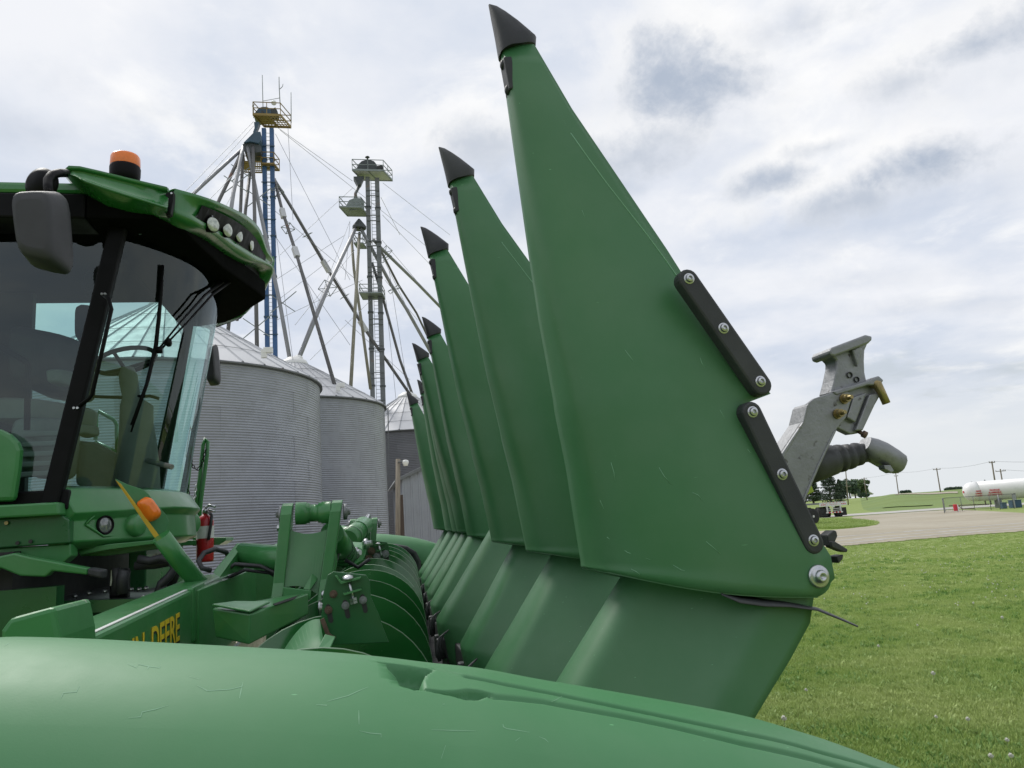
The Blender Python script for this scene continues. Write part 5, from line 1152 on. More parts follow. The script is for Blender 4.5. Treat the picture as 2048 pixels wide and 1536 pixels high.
hp_ = [(714, 345), (714, 336), (717, 328), (723, 322), (731, 319.5), (740, 319.5), (748, 322), (753, 328), (755, 336), (752, 341)]
MB().poly3([pq(x, y, 59.7) for x, y in hp_], (0, 1.2, 0)).build('head_casing', M['headdark'], GL, bevel=.03)
MB().poly3([pq(x, y, 59.8) for x, y in [(738, 334), (765, 330), (768, 338), (740, 342)]], (0, .8, 0)).build('drive_motor', M['ink'], GL, bevel=.02)
v_ = pq(735, 320, 60.2); MB()._lathe([(0, .07), (.22, .07), (.23, .20), (.30, .16), (.36, .04), (.37, 0)], v_, (0, 0, 1), 12).build('head_vent', M['headdark'], GL)
MB().poly3([pq(x, y, 59.6) for x, y in [(707, 353), (728, 352), (722, 366), (716, 370)]], (0, .8, 0)).build('discharge_chute', M['headdark'], GL)
MB().tube([pq(719, 370, 60), pq(711, 387, 59.8), pq(711.5, 396, 59.7)], [.14, .12, .16], 10).build('chute_pipe', M['gal_dark'], GL)
A, B, C = pq(679, 422, 58.6), pq(722, 414, 58.6), pq(737, 432, 60.4); A[2] = B[2]; C[2] = B[2]
platform(GL, A, B, C, M['grail'], M['grail'], h=.85, th=.12)
dist_ = [(692, 411), (698, 400), (710, 395), (722, 396), (729, 404), (728, 418), (700, 421)]
MB().poly3([pq(x, y, 59.0) for x, y in dist_], (0, 1.1, 0)).build('distributor', M['grail'], GL, bevel=.03)
MB()._lathe([(0, .08), (-.45, .42), (-.62, .55), (-.85, .55), (-.86, 0)], pq(718, 438, 59.4), (0, 0, 1), 12, False).build('spout_hopper', M['headdark'], GL)
A, B, C = pq(708, 488, 59.2), pq(726, 486, 59.2), pq(733, 498, 60.4); A[2] = B[2]; C[2] = B[2]
platform(GL, A, B, C, M['grail'], M['grail'], h=.8, th=.10)
A, B, C = pq(719, 589, 59.0), pq(764, 585, 59.0), pq(770, 596, 60.8); A[2] = B[2]; C[2] = B[2]
platform(GL, A, B, C, M['grail'], M['grail'], h=.7, th=.10)
gs = [([(712, 455), (658, 569), (597, 718)], .15, 'spout', 59.3, 48.3), ([(721, 456), (782, 569), (813, 618), (870, 720)], .15, 'spout', 59.3, 66), ([(747, 480), (764, 498), (837, 569), (900, 634)], .14, 'spout', 60, 70),
      ([(757, 490), (764, 506), (797, 570), (833, 626), (868, 700)], .10, 'spout_dark', 60.5, 70), ([(703, 478), (708, 540), (724, 652), (741, 778)], .12, 'spout_tan', 59.3, 56), ([(719, 466), (713, 570), (701, 783)], .12, 'spout_tan', 59.5, 47),
      ([(744, 525), (767, 600), (800, 720), (828, 798)], .12, 'spout_dark', 60, 62)]
for pts, r, m_, ya, yb in gs:
    P_, so = spout(GL, pts, r*.95, M[m_], ya, yb)
    if len(pts) > 2 and pts[0][1] < 500 and m_ != 'spout_tan':
        k = 1; p = P_[k]; dd_ = P_[k+1]-P_[k]; dd_ /= np.linalg.norm(dd_); truss(so, p+dd_*.5, dd_, M['grail'], .7)
for px, py in ((596, 716), (582, 724)):
    c = pq(px, py+4, 48); MB()._lathe([(-.25, .16), (-.1, .30), (.15, .30), (.3, .16), (.31, 0)], c, (0, 0, 1), 8, False).build('inlet_box', M['white'], b2_)
# guy cables: one part each
gc = [(BL, (507, 243), (300, 455), 54, 40), (BL, (507, 252), (330, 450), 54, 44), (BL, (486, 330), (340, 480), 54, 42), (BL, (488, 345), (420, 470), 54, 46), (BL, (560, 260), (900, 530), 55, 75), (BL, (551, 268), (700, 560), 55, 52), (BL, (576, 256), (586, 440), 55.5, 52), (BL, (552, 362), (760, 700), 55, 60), (BL, (553, 390), (640, 640), 55, 48),
      (BL, (549, 470), (700, 690), 55, 50), (BL, (551, 560), (690, 470), 55, 60), (BL, (556, 600), (660, 520), 55, 60), (BL, (553, 640), (725, 560), 55, 60), (BL, (550, 450), (586, 720), 55, 47), (BL, (548, 420), (760, 600), 55, 60),
      (GL, (705, 362), (555, 255), 59, 55), (GL, (705, 376), (560, 510), 59, 56), (GL, (700, 442), (600, 700), 59, 48), (GL, (766, 366), (900, 470), 60, 75), (GL, (762, 395), (800, 470), 60, 66), (GL, (765, 430), (890, 560), 60, 75), (GL, (764, 480), (900, 640), 60, 75), (GL, (768, 520), (850, 690), 60, 70),
      (GL, (700, 445), (690, 560), 59, 56), (GL, (709, 500), (590, 650), 59, 50), (GL, (742, 600), (620, 720), 59, 50), (GL, (690, 640), (820, 760), 59, 62), (GL, (770, 560), (835, 640), 60, 66), (GL, (772, 600), (792, 800), 60, 60), (GL, (778, 540), (816, 780), 60, 61)]
for par, a, b, ya, yb in gc:
    MB().tube([pq(*a, ya), pq(*b, yb)], .017, 5, cap=False).build('guy_cable', M['cable'], par)
# ================================================================== SHED, YARD LAMP
YS = 30.0
SH = thing('metal_shed', 'grey corrugated metal shed in front of the dark grain bin', 'shed', U(840, 1080, YS)*(1, 1, 0))
x0 = U(805, 1000, YS)[0]; zl = U(805, 956, YS)[2]; xr_ = x0+5.5; rise_ = .42
def ztop(x): return zl+(x-x0)*rise_ if x < x0+2.75 else zl+(x0+5.5-x)*rise_
for i in range(18):
    a, b = x0+i*.31, x0+i*.31+.31
    wl = MB(); q = [(a, 0), (a+.03, -.03), (a+.07, -.03), (a+.10, 0), (a+.20, 0), (a+.21, -.008), (a+.22, 0), (b, 0)]
    wl.grid([[(x, YS+d, 0) for x, d in q], [(x, YS+d, ztop(min(x, xr_))) for x, d in q]], smooth=False)
    wl.build('wall_panel', M['gal'], SH)
MB().add([(x0, YS, 0), (x0, YS+8, 0), (x0, YS+8, zl), (x0, YS, zl)], [(0, 1, 2, 3)]).build('side_wall', M['gal'], SH)
MB().poly3([(x0-.25, YS-.12, zl-.10), (x0+2.75, YS-.12, zl+2.75*rise_+.02), (x0+2.75, YS+8, zl+2.75*rise_+.02), (x0-.25, YS+8, zl-.10)], (0, 0, .06)).poly3([(xr_+.25, YS-.12, zl-.10), (x0+2.75, YS-.12, zl+2.75*rise_+.025), (x0+2.75, YS+8, zl+2.75*rise_+.025), (xr_+.25, YS+8, zl-.10)], (0, 0, .06)).build('roof', M['gal_roof'], SH)
MB().bar((x0-.27, YS-.13, zl-.12), (x0+2.75, YS-.13, zl+2.75*rise_), .04, .12).build('fascia', M['gal_dark'], SH)
LPo = thing('yard_lamp', 'wooden pole with a small white yard lamp beside the shed', 'yard lamp', G(795, 1128))
Yp = 28.0; a, b = U(796, 918, Yp), U(794.5, 1128, Yp)
MB().tube([(b[0], Yp, 0), a], [.10, .085], 10).build('pole', M['wood'], LPo)
MB().tube([U(796, 925, Yp-.1), U(803, 923, Yp-.1), U(811, 922, Yp-.1)], .025, 6).build('lamp_arm', M['gal_dark'], LPo)
MB()._lathe([(.06, .04), (.04, .10), (-.04, .12), (-.10, .09), (-.16, .08), (-.17, 0)], U(811, 923, Yp-.1), (0, 0, 1), 12).build('lamp_head', M['white'], LPo)
WP_ = thing('utility_post', 'short dark wooden post between the lamp pole and the shed', 'post', G(801, 1120))
p_ = U(801, 990, 28.6); MB().box((p_[0], 28.6, p_[2]/2), (.17, .14, p_[2])).build('post', M['wood_dark'], WP_)
# ================================================================== RIGHT BACKGROUND
TT = 64.0
def gd(px, t): p = D(px, hor(px), t); p[2] = 0; return p
TK = thing('propane_tank', 'long white propane tank with red lettering behind a chain link fence', 'propane tank', gd(1990, TT))
tl = D(1936, 984, TT); rad = .82; ax = gd(2100, TT-1.5)-gd(1936, TT); ax[2] = 0; ax /= np.linalg.norm(ax)
tl = np.array((tl[0], tl[1], tl[2]))
prof = [(-.40, .02), (-.37, .22), (-.28, .45), (-.12, .65), (.10, .77), (.40, rad-.01)]
MB().lathe(prof+[(.7, rad-.01)], tl, ax, 36).build('end_cap', M['tank'], TK)
MB().lathe([(.7, rad), (9.0, rad), (17.0, rad), (17.3, rad*.9), (17.7, rad*.4)], tl, ax, 40).build('shell', M['tank'], TK)
side = np.array((-ax[1], ax[0], 0)); side = side if side@(-tl) > 0 else -side
def onshell(a, zz): return tl+ax*a+side*math.sqrt(max(0, rad**2-zz**2))*1.006+np.array((0, 0, zz))
for a, sc_ in ((1.75, 1.0), (.55, .62)):
    for i, wd in enumerate(('PROPANE', 'FLAMMABLE', 'NO SMOKING')):
        z_ = .06-.19*i; c = onshell(a, z_-.05); nrm = side*math.sqrt(rad**2-z_**2)/rad+np.array((0, 0, z_/rad)); upv = np.cross(ax, nrm); upv = upv if upv[2] > 0 else -upv
        xdir = ax if np.cross(ax, upv)@nrm > 0 else -ax
        text(wd, .19*(1 if a > 1 else .8), frame3(c+nrm*.01, xdir, upv) @ Matrix.Diagonal((sc_*.9, 1, 1, 1)), M['redprint'], 'lettering', TK, .003, .006)
for a in (2.1, 6.5, 13):
    c = tl+ax*a; MB().box((c[0], c[1], (c[2]-rad*.7)/2), (.30, .9, c[2]-rad*.7), Matrix.Rotation(math.atan2(ax[1], ax[0]), 3, 'Z')).build('saddle', M['gal_dark'], TK)
for a in (1.15, 1.55, 1.95): c = tl+ax*a; MB().tube([c+(0, 0, -rad), c+(.02, 0, -rad-.35)], .05, 6).build('valve_pipe', M['rust'], TK)
MB().tube([tl+ax*(-1.6)+(0, 0, -.62-rad*.5), tl+ax*1.4+(0, 0, -1.12)], .05, 6).build('supply_pipe', M['rust'], TK)
for a, zz in ((1.4, rad+.06), (.4, rad-.02)): c = tl+ax*a+np.array((0, 0, zz)); MB().lathe([(-.08, .04), (.04, .05)], c, (0, 0, 1), 8).build('relief_valve', M['gal_dark'], TK)
c = tl+ax*(-.4)+side*.2+np.array((0, 0, .02)); MB().box(c, (.05, .12, .16)).build('placard', M['redprint'], TK)
# fence with its own posts and wire fabric
FN = thing('chain_link_fence', 'low chain link fence in front of the white propane tank', 'fence', gd(1950, 58))
fpx = [(1882, 57.2), (1884, 61), (1918, 60.0), (1943, 59.0), (1975, 58.2), (1993, 57.6), (2021, 57.0), (2028, 60.5)]
fp = [gd(px, t) for px, t in fpx]
for i, p in enumerate(fp):
    MB().tube([p, p+np.array((0, 0, 1.12))], .035 if i in (5,) else .022, 6).build('fence_post', M['spout'] if i == 5 else M['gal_dark'], FN)
for a, b in zip(fp[:-1], fp[1:]):
    MB().bar(a+(0, 0, 1.1), b+(0, 0, 1.1), .04).build('top_rail', M['gal_dark'], FN)
    fb = MB(); n = int(np.linalg.norm(b-a)/.16); u_ = (b-a)/max(1, n)
    for k in range(-7, n+1):
        for s_ in (1, -1):
            p0 = a+u_*max(0, min(n, k)); 
            k0, k1 = (k, k+7) if s_ == 1 else (k+7, k)
            z0_, z1_ = 0.02, 1.08
            def cl(kk, kk2):
                # clip the diagonal to the panel
                t0 = 0.0
                return t0
            lo, hi = 0.0, 1.0
            if k1 != k0:
                ts_ = sorted([(0-k0)/(k1-k0), (n-k0)/(k1-k0)]); lo, hi = max(0, ts_[0]), min(1, ts_[1])
            if hi-lo < .05: continue
            q0 = a+u_*(k0+(k1-k0)*lo)+np.array((0, 0, z0_+(z1_-z0_)*lo)); q1 = a+u_*(k0+(k1-k0)*hi)+np.array((0, 0, z0_+(z1_-z0_)*hi)); fb.bar(q0, q1, .007)
    tag(fb.build('wire_fabric', M['mesh_fence'], FN), kind='stuff')
for px, py0, py1, w, dpt, t, nm, lab in ((2024, 996, 1010, .72, .5, 58.8, 'blue_cabinet', 'wide dark blue cabinet under the white tank by the fence corner'), (2000, 999, 1010, .34, .4, 58.6, 'blue_cabinet', 'narrow dark blue cabinet under the white tank, next to the wider one')):
    p = gd(px, t); cbn = thing(nm, lab, 'cabinet', p, 'blue cabinets under the propane tank'); h_ = (py1-py0)/FPX*t*1.05
    MB().box(p+np.array((0, 0, h_/2+.02)), (w, dpt, h_), Matrix.Rotation(-.2, 3, 'Z')).build('body', M['bluebox'], cbn, bevel=.02)
    MB().box(p+np.array((0, 0, h_+.03)), (w+.06, dpt+.06, .03), Matrix.Rotation(-.2, 3, 'Z')).build('lid', M['bluebox'], cbn)
p = gd(1905, 58.5); PU = thing('filling_pump', 'small red and white pump at the left end of the fence', 'pump', p)
MB().box(p+np.array((0, 0, .35)), (.22, .2, .5)).build('body', M['redprint'], PU, bevel=.03); MB().box(p+np.array((.17, -.05, .28)), (.08, .08, .56)).build('post', M['white'], PU)
MB().tube([p+np.array((0, 0, .5)), p+np.array((.4, .2, .5)), p+np.array((.9, .3, .2)), p+np.array((2.0, .4, .16))], .03, 6).build('pipe', M['rust'], PU)
# flatbed trailer, rear end on
TR = thing('flatbed_trailer', 'flatbed trailer seen from behind, striped rear bumper and black mud flaps', 'trailer', gd(1672, 70))
o = D(1670.0, 1031.5, 70); o[2] = 0; rx = gd(1760, 70)-gd(1580, 70); rx /= np.linalg.norm(rx); fy = np.array((-rx[1], rx[0], 0)); fy = fy if fy[1] > 0 else -fy; rt = frame3((0, 0, 0), rx, fy).to_3x3()
fwd_ = fy*.86-rx*.5; fwd_ /= np.linalg.norm(fwd_)
def tw(x, y, z): return o+rx*x+fwd_*y+np.array((0, 0, z))
def tbox(name, x, y, z, w, h, d, m_, par=TR):
    return MB().poly3([tw(x-w/2, y, z-h/2), tw(x+w/2, y, z-h/2), tw(x+w/2, y, z+h/2), tw(x-w/2, y, z+h/2)], fwd_*d).build(name, m_, par)
tbox('deck', 0, .05, 1.30, 2.5, .16, 13, M['gal_dark'])
RB_ = tbox('rear_beam', 0, 0, 1.20, 2.5, .34, .06, M['alu'])
for i in range(7): tbox('reflector', -.95+.32*i, -.012, 1.33, .13, .035, .01, M['redlens'], RB_)
for x in (-1.08, -.93, -.78, .78, .93, 1.08): tbox('tail_light', x, -.012, 1.17, .09, .09, .012, M['redlens'], RB_)
for x in (-.30, -.15, 0, .15, .30): tbox('marker_light', x, -.012, 1.17, .05, .05, .012, M['redlens'], RB_)
for x in (-.88, .88): tbox('mud_flap', x, .1, .48, .66, .72, .02, M['tire'])
for x in (-.62, .62): tbox('bumper_post', x, -.02, .72, .10, .60, .08, M['alu'])
for z_ in (.62, .78): tbox('bumper_bar', 0, -.02, z_, 1.2, .05, .05, M['alu'])
BU = tbox('bumper', 0, -.04, .44, 1.5, .11, .08, M['white'])
for i in range(4): tbox('red_stripe', -.48+.32*i, -.05, .44, .16, .10, .01, M['redlens'], BU)
tbox('number_plate', -.05, .0, .97, .30, .16, .02, M['label'])
for x in (-.85, .85):
    for y in (.6, 1.9): c = tw(x, y, .5); MB().lathe([(-.28, .40), (-.25, .5), (.25, .5), (.28, .40)], c, rx, 18).build('wheel', M['tire'], TR)
for y in (5, 9, 12): tbox('cross_frame', 0, y, 1.0, 1.0, .45, .2, M['ink'])
tbox('landing_leg', -.9, 10.5, .55, .14, 1.1, .14, M['ink'])
# grain cart peeping out behind the snout
GCo = thing('grain_cart', 'lime green cart with a cream wheel, mostly hidden behind the nearest snout', 'cart', gd(1612, 52))
def gcx(px, py, t): return D(px, py, t)
MB().poly3([gcx(x, y, 52) for x, y in [(1560, 966), (1622, 968), (1628, 983), (1614, 990), (1575, 990)]], fy*2.2).build('hopper', M['lime'], GCo, bevel=.02)
MB().poly3([gcx(x, y, 52.2) for x, y in [(1560, 985), (1619, 991), (1612, 995), (1560, 995)]], fy*1.4).build('chassis', M['gal_dark'], GCo)
MB().bar(gcx(1616, 990, 52), gcx(1608, 1012, 52), .10).build('strut', M['ink'], GCo)
c = gcx(1624, 1033, 52); wh = MB().lathe([(-.16, .44), (-.12, .54), (.12, .54), (.16, .44)], c, rx*.4+fy*-.9, 24).build('wheel', M['tire'], GCo)
MB().lathe([(-.17, .02), (-.12, .36), (.12, .36), (.17, .02)], c, rx*.4+fy*-.9, 20).build('rim', M['tape'] if False else M['label'], wh)
MB().bar(gcx(1560, 1030, 52.5), c, .12).build('axle', M['ink'], GCo)
def leaf_cloud(centers, n, size, flat=.6):
    mb = MB(); v = []; f = []
    for _ in range(n):
        c, r = centers[rng.integers(len(centers))]
        d = rng.normal(size=3); d /= np.linalg.norm(d); p = np.array(c)+d*np.array(r)*rng.uniform(.45, 1.0)
        a = rng.normal(size=3); a /= np.linalg.norm(a); b = np.cross(a, rng.normal(size=3)); b /= np.linalg.norm(b); s = size*rng.uniform(.5, 1.3); i = len(v)
        v += [p-a*s, p+b*s*flat, p+a*s, p-b*s*flat]; f.append((i, i+1, i+2, i+3))
    return mb.add(v, f)
# shelterbelt on the other side of the yard, behind the viewer; the cab glass mirrors it
sbx = [((x+rng.normal()*1.5, -46+rng.normal()*3, rng.uniform(2.0, 6.0)), (3.2, 2.5, rng.uniform(2.2, 3.4))) for x in np.arange(-50, 30, 2.4)]
tag(leaf_cloud(sbx, 9000, .6, .7).build('treeline', M['leafb'], None, recalc=False), kind='stuff')
def conifer(px, base_y, top_y, t, label, w, grp='trees beyond the trailer', skew=0):
    b = D(px, base_y, t); H = (base_y-top_y)/FPX*t; r = thing('spruce_tree', label, 'tree', b, grp)
    MB().tube([b-(0, 0, .6), b+(0, 0, H*.2), b+(0, 0, H*.97)], [.32, .26, .04], 8).build('trunk', M['bark'], r)
    cs = []
    for k in range(26):
        h = .10+.9*(k/25); rr = w*(1.02-h)**.8*(.8+.4*rng.random())
        for q in range(7):
            a = rng.random()*6.283; cs.append((b+np.array((math.cos(a)*rr*.62, math.sin(a)*rr*.62, H*h-.18*rr)), (rr*.40, rr*.40, .16*H/10)))
    leaf_cloud(cs, 4200, .34, .45).build('crown', M['spruce'], r, recalc=False)
def broadleaf(px, base_y, top_y, t, label, w, m_, grp='trees beyond the trailer'):
    b = D(px, base_y, t); H = (base_y-top_y)/FPX*t; r = thing('broadleaf_tree', label, 'tree', b, grp)
    MB().tube([b-(0, 0, .6), b+(0, 0, H*.3), b+(.3, 0, H*.7)], [.35, .28, .10], 8).tube([b+(0, 0, H*.3), b+(-w*.4, .3, H*.65)], [.2, .07], 6).tube([b+(0, 0, H*.35), b+(w*.4, -.3, H*.7)], [.2, .07], 6).build('trunk', M['bark'], r)
    cs = []
    for k in range(26):
        a = rng.random()*6.283; h = rng.uniform(.28, .92); rr = w*math.sqrt(max(.05, 1-((h-.55)/.48)**2))*rng.uniform(.25, .85)
        s = w*rng.uniform(.2, .36); cs.append((b+np.array((math.cos(a)*rr, math.sin(a)*rr, H*h)), (s, s, s*.8)))
    leaf_cloud(cs, 4200, .42, .7).build('crown', m_, r, recalc=False)
conifer(1662, 1003, 938, 235, 'big dark spruce with spreading branches behind the flatbed trailer', 5.2)
conifer(1627, 1003, 945, 225, 'dark spruce left of the biggest spruce, partly behind the cart', 3.6)
conifer(1682, 998, 960, 255, 'small spruce just right of the biggest spruce', 3.0)
broadleaf(1700, 994, 957, 330, 'green broadleaf tree right behind the bare utility pole', 5.0, M['leafb'])
broadleaf(1722, 993, 958, 340, 'pale green broadleaf tree at the right end of the trees', 5.4, M['leaf'])
broadleaf(1711, 994, 962, 360, 'dark broadleaf tree between the two other leafy trees', 4.5, M['leafb'])
sb = D(1728, 993, 300); bsr = thing('bush', 'round dark bush in front of the white roofed farmhouse', 'bush', sb); leaf_cloud([(sb+np.array((dx, 0, .6)), (1.1, .9, .9)) for dx in (-1.6, -.6, .5, 1.5)], 1500, .3).build('foliage', M['leafb'], bsr, recalc=False)
FHm = thing('farmhouse', 'far white roofed farm building at the right end of the trees', 'building', D(1735, 990, 380))
q = [D(1722, 992, 380), D(1746, 989, 380), D(1746, 987, 380), D(1738, 982.5, 380), D(1722, 984, 380)]
MB().poly3(q, (0, 8, 0)).build('wall', M['label'], FHm)
MB().poly3([D(1720, 984.6, 379), D(1738, 982.2, 379), D(1748, 987.6, 379), D(1747, 988.2, 379), D(1737.5, 983.4, 379), D(1720, 985.6, 379)], (0, 10, 0)).build('roof', M['white'], FHm)
for px, py, s in ((1812, 987.5, 1.0), (1908, 979.6, 1.6)):
    c = bank(px, 420); r = thing('bush', 'low round bush on the far skyline, left of the power pole' if px < 1850 else 'low wide bush on the far skyline beside the tank', 'bush', c); leaf_cloud([(c+np.array((d_*s, 0, .5)), (1.8*s, 1, 1.0)) for d_ in (-2, -.7, .8, 2)], 1200, .45).build('foliage', M['leafb'], r, recalc=False)
# ---- power poles and wires
pole_tops = []
def upole(px, top, bpx, bot, t, lab, arms, wd=.16, three=False):
    a, b = D(px, top, t), D(bpx, bot, t); b = np.array((b[0], b[1], b[2]-1.5)); r = thing('utility_pole', lab, 'utility pole', b, 'wooden utility poles along the road')
    MB().tube([b, a], [wd*1.15, wd*.9], 8).build('pole', M['wood'], r)
    ends = []
    for dz, ln in arms:
        c = a-np.array((0, 0, dz)); MB().bar(c-rx*ln/2, c+rx*ln/2, .14, .16).build('crossarm', M['wood'], r)
        for k in ((-.46, .46) if not three else (-.46, .25, .46)):
            e = c+rx*ln*k; MB().lathe([(0, .05), (.2, .07), (.3, .04)], e, (0, 0, 1), 6).build('insulator', M['gal_dark'], r); ends.append(e+np.array((0, 0, .3)))
    return a, ends
p1 = upole(1690.5, 930, 1695, 998, 190, 'tall thin bare utility pole in front of the leafy trees', [(5.3, 1.2)], .13)
p2 = upole(1728, 955, 1733, 992, 300, 'utility pole with crossarm rising behind the pale green tree', [(.5, 2.2)], .17)
p3 = upole(1791, 944, 1797, 988, 250, 'utility pole standing just right of the cast boot', [(.4, 2.1), (1.3, 1.3)], .15)
p4 = upole(1873, 936, 1882, 990, 205, 'utility pole with one crossarm left of the white tank', [(.4, 2.0)], .15)
p5 = upole(1983.5, 922.5, 1993, 985, 150, 'thickest utility pole with crossarm, rising behind the white tank', [(.25, 1.15)], .14)
p6 = upole(2000.5, 938, 2008, 985, 180, 'utility pole with wide crossarm and three insulators behind the tank', [(.5, 2.4)], .15, True)
def wire(name, a, b, sag, lab):
    P_ = [a+(b-a)*t-np.array((0, 0, sag*4*t*(1-t))) for t in np.linspace(0, 1, 13)]
    tag(MB().tube(P_, .022, 4, cap=False).build(name, M['wire']), lab, 'power line', 'power lines between the utility poles')
wire('power_line', p2[0], p3[0], .5, 'power line between the pole behind the trees and the pole by the boot')
wire('power_line', p3[0], p4[0], .5, 'power line between the pole by the boot and the pole left of the tank')
wire('power_line', p4[0], p5[0], .5, 'power line between the pole left of the tank and the thick pole')
wire('power_line', p5[0], D(2300, 897, 110), .8, 'power line running out of the picture from the thick pole')
wire('power_line', p6[1][1], D(2300, 940, 170), .6, 'lower power line running right from the three insulator pole')
# ================================================================== LAWN: grass tufts, clover, dandelions
def tuft_mesh(name, n, h, spread, w, m_):
    v = []; f = []
    for _ in range(n):
        a = rng.random()*6.283; r = spread*math.sqrt(rng.random()); p = np.array((r*math.cos(a), r*math.sin(a), 0)); hh = h*rng.uniform(.45, 1.15)
        d = rng.random()*6.283; lean = rng.uniform(.1, .75)*hh; ld = np.array((math.cos(d)*lean, math.sin(d)*lean, 0)); sd_ = np.array((-math.sin(d), math.cos(d), 0))*w*rng.uniform(.6, 1.3)
        i = len(v); v += [p-sd_, p+sd_, p+ld*.4+(0, 0, hh*.6)-sd_*.7, p+ld*.4+(0, 0, hh*.6)+sd_*.7, p+ld+(0, 0, hh*.9)]; f += [(i, i+1, i+3, i+2), (i+2, i+3, i+4)]
    me = bpy.data.meshes.new(name); me.from_pydata([tuple(p) for p in v], [], f); me.materials.append(m_); return me
def grassmat(name, a, b):
    m = bpy.data.materials.new(name); m.use_nodes = True; t = m.node_tree; bs = t.nodes['Principled BSDF']; bs.inputs['Roughness'].default_value = .55; bs.inputs['Specular IOR Level'].default_value = .25
    oi = t.nodes.new('ShaderNodeObjectInfo'); mx = t.nodes.new('ShaderNodeMix'); mx.data_type = 'RGBA'; t.links.new(oi.outputs['Random'], mx.inputs[0]); mx.inputs[6].default_value = a+(1,); mx.inputs[7].default_value = b+(1,)
    ge = t.nodes.new('ShaderNodeNewGeometry'); ns = t.nodes.new('ShaderNodeTexNoise'); ns.inputs['Scale'].default_value = .8; ns.inputs['Detail'].default_value = 6; t.links.new(ge.outputs['Position'], ns.inputs['Vector'])
    mr = t.nodes.new('ShaderNodeMapRange'); t.links.new(ns.outputs[0], mr.inputs[0]); mr.inputs[1].default_value = .4; mr.inputs[2].default_value = .65
    m2 = t.nodes.new('ShaderNodeMix'); m2.data_type = 'RGBA'; t.links.new(mr.outputs[0], m2.inputs[0]); t.links.new(mx.outputs[2], m2.inputs[6]); m2.inputs[7].default_value = (.37, .455, .155, 1)
    t.links.new(m2.outputs[2], bs.inputs['Base Color']); tr_ = t.nodes.new('ShaderNodeBsdfTranslucent'); t.links.new(m2.outputs[2], tr_.inputs[0]); ms = t.nodes.new('ShaderNodeMixShader'); ms.inputs[0].default_value = .3
    t.links.new(bs.outputs[0], ms.inputs[1]); t.links.new(tr_.outputs[0], ms.inputs[2]); t.links.new(ms.outputs[0], t.nodes['Material Output'].inputs[0]); return m
M['blade'] = grassmat('grass_blades', (.31, .42, .11), (.235, .35, .085))
M['cleaf'] = grassmat('broad_weed', (.165, .30, .075), (.12, .24, .055))
def scatter(name, src, pts, smin, smax, label):
    me = bpy.data.meshes.new(name); me.from_pydata([tuple(p) for p in pts], [], []); o = bpy.data.objects.new(name, me); COL.objects.link(o); tag(o, kind='stuff')
    so = bpy.data.objects.new(name+'_tuft', src); COL.objects.link(so); so.location = [float(v) for v in pts[0]]; tag(so, kind='stuff')
    g = bpy.data.node_groups.new(name, 'GeometryNodeTree'); g.interface.new_socket('Geometry', in_out='INPUT', socket_type='NodeSocketGeometry'); g.interface.new_socket('Geometry', in_out='OUTPUT', socket_type='NodeSocketGeometry')
    gi, go = g.nodes.new('NodeGroupInput'), g.nodes.new('NodeGroupOutput'); ip = g.nodes.new('GeometryNodeInstanceOnPoints'); ob = g.nodes.new('GeometryNodeObjectInfo'); ob.inputs[0].default_value = so; ob.inputs['As Instance'].default_value = True
    rv = g.nodes.new('FunctionNodeRandomValue'); rv.data_type = 'FLOAT_VECTOR'; rv.inputs[0].default_value = (-.12, -.12, 0); rv.inputs[1].default_value = (.12, .12, 6.283)
    rs = g.nodes.new('FunctionNodeRandomValue'); rs.inputs[2].default_value = smin; rs.inputs[3].default_value = smax; rs.inputs['Seed'].default_value = 3
    g.links.new(gi.outputs[0], ip.inputs['Points']); g.links.new(ob.outputs['Geometry'], ip.inputs['Instance']); g.links.new(rv.outputs[0], ip.inputs['Rotation']); g.links.new(rs.outputs[1], ip.inputs['Scale']); g.links.new(ip.outputs[0], go.inputs[0])
    md = o.modifiers.new('scatter', 'NODES'); md.node_group = g; return o
near_edge = np.array([(p[0], p[1]) for p in near])
def edge_y(x): return np.interp(x, near_edge[:, 0], near_edge[:, 1])
def on_lawn(n, dmin, dmax, power):
    out = []
    while len(out) < n:
        m_ = n*3; d = dmin*(dmax/dmin)**(rng.random(m_)**power); a = rng.uniform(math.radians(22), math.radians(53), m_); x = d*np.sin(a); y = d*np.cos(a)
        for xx, yy in zip(x, y):
            if xx > 1.6 and (xx < near_edge[0, 0] or yy < edge_y(xx)+rng.normal()*.15): out.append((xx, yy, 0))
    return out[:n]
scatter('lawn_grass', tuft_mesh('grass_tuft', 22, .046, .085, .0026, M['blade']), on_lawn(52000, 3.0, 33, .9), .6, 1.25, '')
cl = MB(); 
scatter('lawn_weeds', tuft_mesh('weed_tuft', 12, .05, .06, .010, M['cleaf']), on_lawn(6500, 3.0, 22, .9), .5, 1.3, '')
# island and tank-side grass
tip = tuft_mesh('rough_tuft', 16, .16, .22, .012, M['blade']); pts = []
while len(pts) < 3500:
    px, py = rng.uniform(1630, 1752), rng.uniform(1037, 1062)
    if ((px-1640)/112)**2+((py-1048)/10)**2 < 1.0: pts.append(tuple(G(px, py)))
scatter('island_grass', tip, pts, .5, 1.2, '')
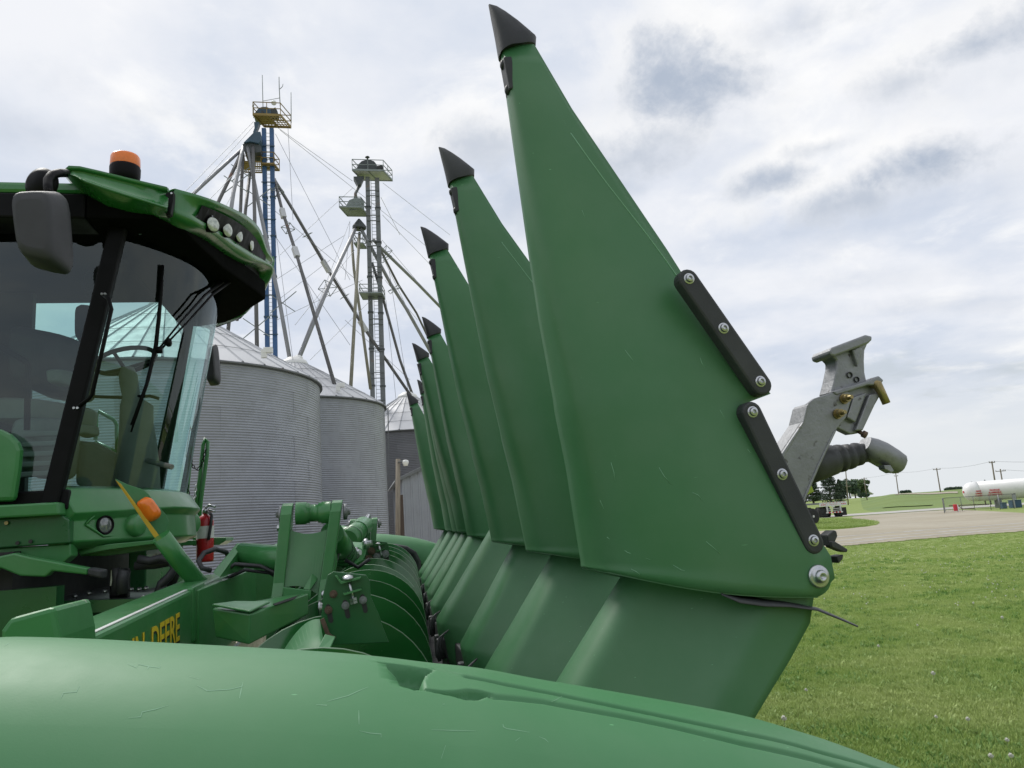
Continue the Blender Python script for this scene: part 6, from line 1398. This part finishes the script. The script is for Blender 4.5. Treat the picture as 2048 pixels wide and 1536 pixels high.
# white clover heads: far too many to count
cm = bpy.data.meshes.new('clover'); bmx = bmesh.new(); bmesh.ops.create_icosphere(bmx, subdivisions=1, radius=.0075); bmx.to_mesh(cm); bmx.free(); M['clover'] = mat('clover_white', (.55, .55, .48), .8, var=.1); cm.materials.append(M['clover'])
pts = []
for _ in range(1300):
    d = rng.uniform(12, 26); a = rng.uniform(math.radians(28), math.radians(50)); x, y = d*math.sin(a), d*math.cos(a)
    if x < near_edge[0, 0] or y < edge_y(x)-.2:
        if rng.random() < (.25+.75*min(1, max(0, (y-13)/6)))*(.3+.7*(math.sin(x*.9)*math.sin(y*1.3) > -.1)): pts.append((x, y, .05+.04*rng.random()))
scatter('white_clover', cm, pts, .8, 1.6, '')
M['puff'] = mat('dandelion_puff', (.62, .61, .56), .9, var=.1); M['stem'] = mat('dandelion_stem', (.16, .19, .07), .7)
dl = [(1568, 1436), (1567, 1434), (1611, 1370), (1647, 1486), (1672, 1478), (1866, 1344), (1870, 1420), (1934, 1428), (2012, 1467), (1980, 1502), (2020, 1500), (1834, 1243), (2004, 1232), (1946, 1201), (1756, 1285)]
dlab = ['dandelion seed head close to the lower right edge of the nearest hood', '', 'dandelion seed head a step above and right of the one by the hood edge', 'left one of two dandelion heads standing close together above the fender slope', 'right one of two dandelion heads standing close together above the fender slope', 'dandelion seed head alone in the middle of the lawn, above its darker near part',
        'lone dandelion seed head in the darker near part of the lawn', 'dandelion seed head right of the lone one in the near lawn', 'uppermost of the three dandelion heads in the lower right corner of the lawn', 'lower left one of the three dandelion heads in the corner of the lawn', 'lower right one of the three dandelion heads in the corner of the lawn', 'dandelion seed head in the far lawn, right of the black flap tip',
        'dandelion seed head furthest right in the far lawn', 'dandelion seed head furthest away, nearest to the gravel', 'dandelion seed head nearest to the tip of the black flap']
root = None
for i, (px, py) in enumerate(dl):
    if i == 1: continue
    p = G(px, py, .11)
    if root is None:
        root = thing('dandelion', dlab[0], 'dandelion', (p[0], p[1], 0), 'dandelion seed heads in the lawn')
        MB().tube([(p[0]-.01, p[1], 0), (p[0], p[1], .11)], .0025, 5).build('stem', M['stem'], root)
        pb = MB()
        for _ in range(70):
            d = rng.normal(size=3); d /= np.linalg.norm(d); pb.bar(np.array((p[0], p[1], .11)), np.array((p[0], p[1], .11))+d*.019, .0012)
            e = np.array((p[0], p[1], .11))+d*.019; s_ = np.cross(d, (0, 0, 1.)); s_ /= np.linalg.norm(s_)+1e-9; u_ = np.cross(d, s_); pb.add([e-s_*.004, e+u_*.004, e+s_*.004, e-u_*.004], [(0, 1, 2, 3)])
        pb.build('seed_head', M['puff'], root)
    else:
        c = dup(root); c.location = (float(p[0]), float(p[1]), 0); c.scale = (rng.uniform(.6, .95),)*3; c['label'] = dlab[i]
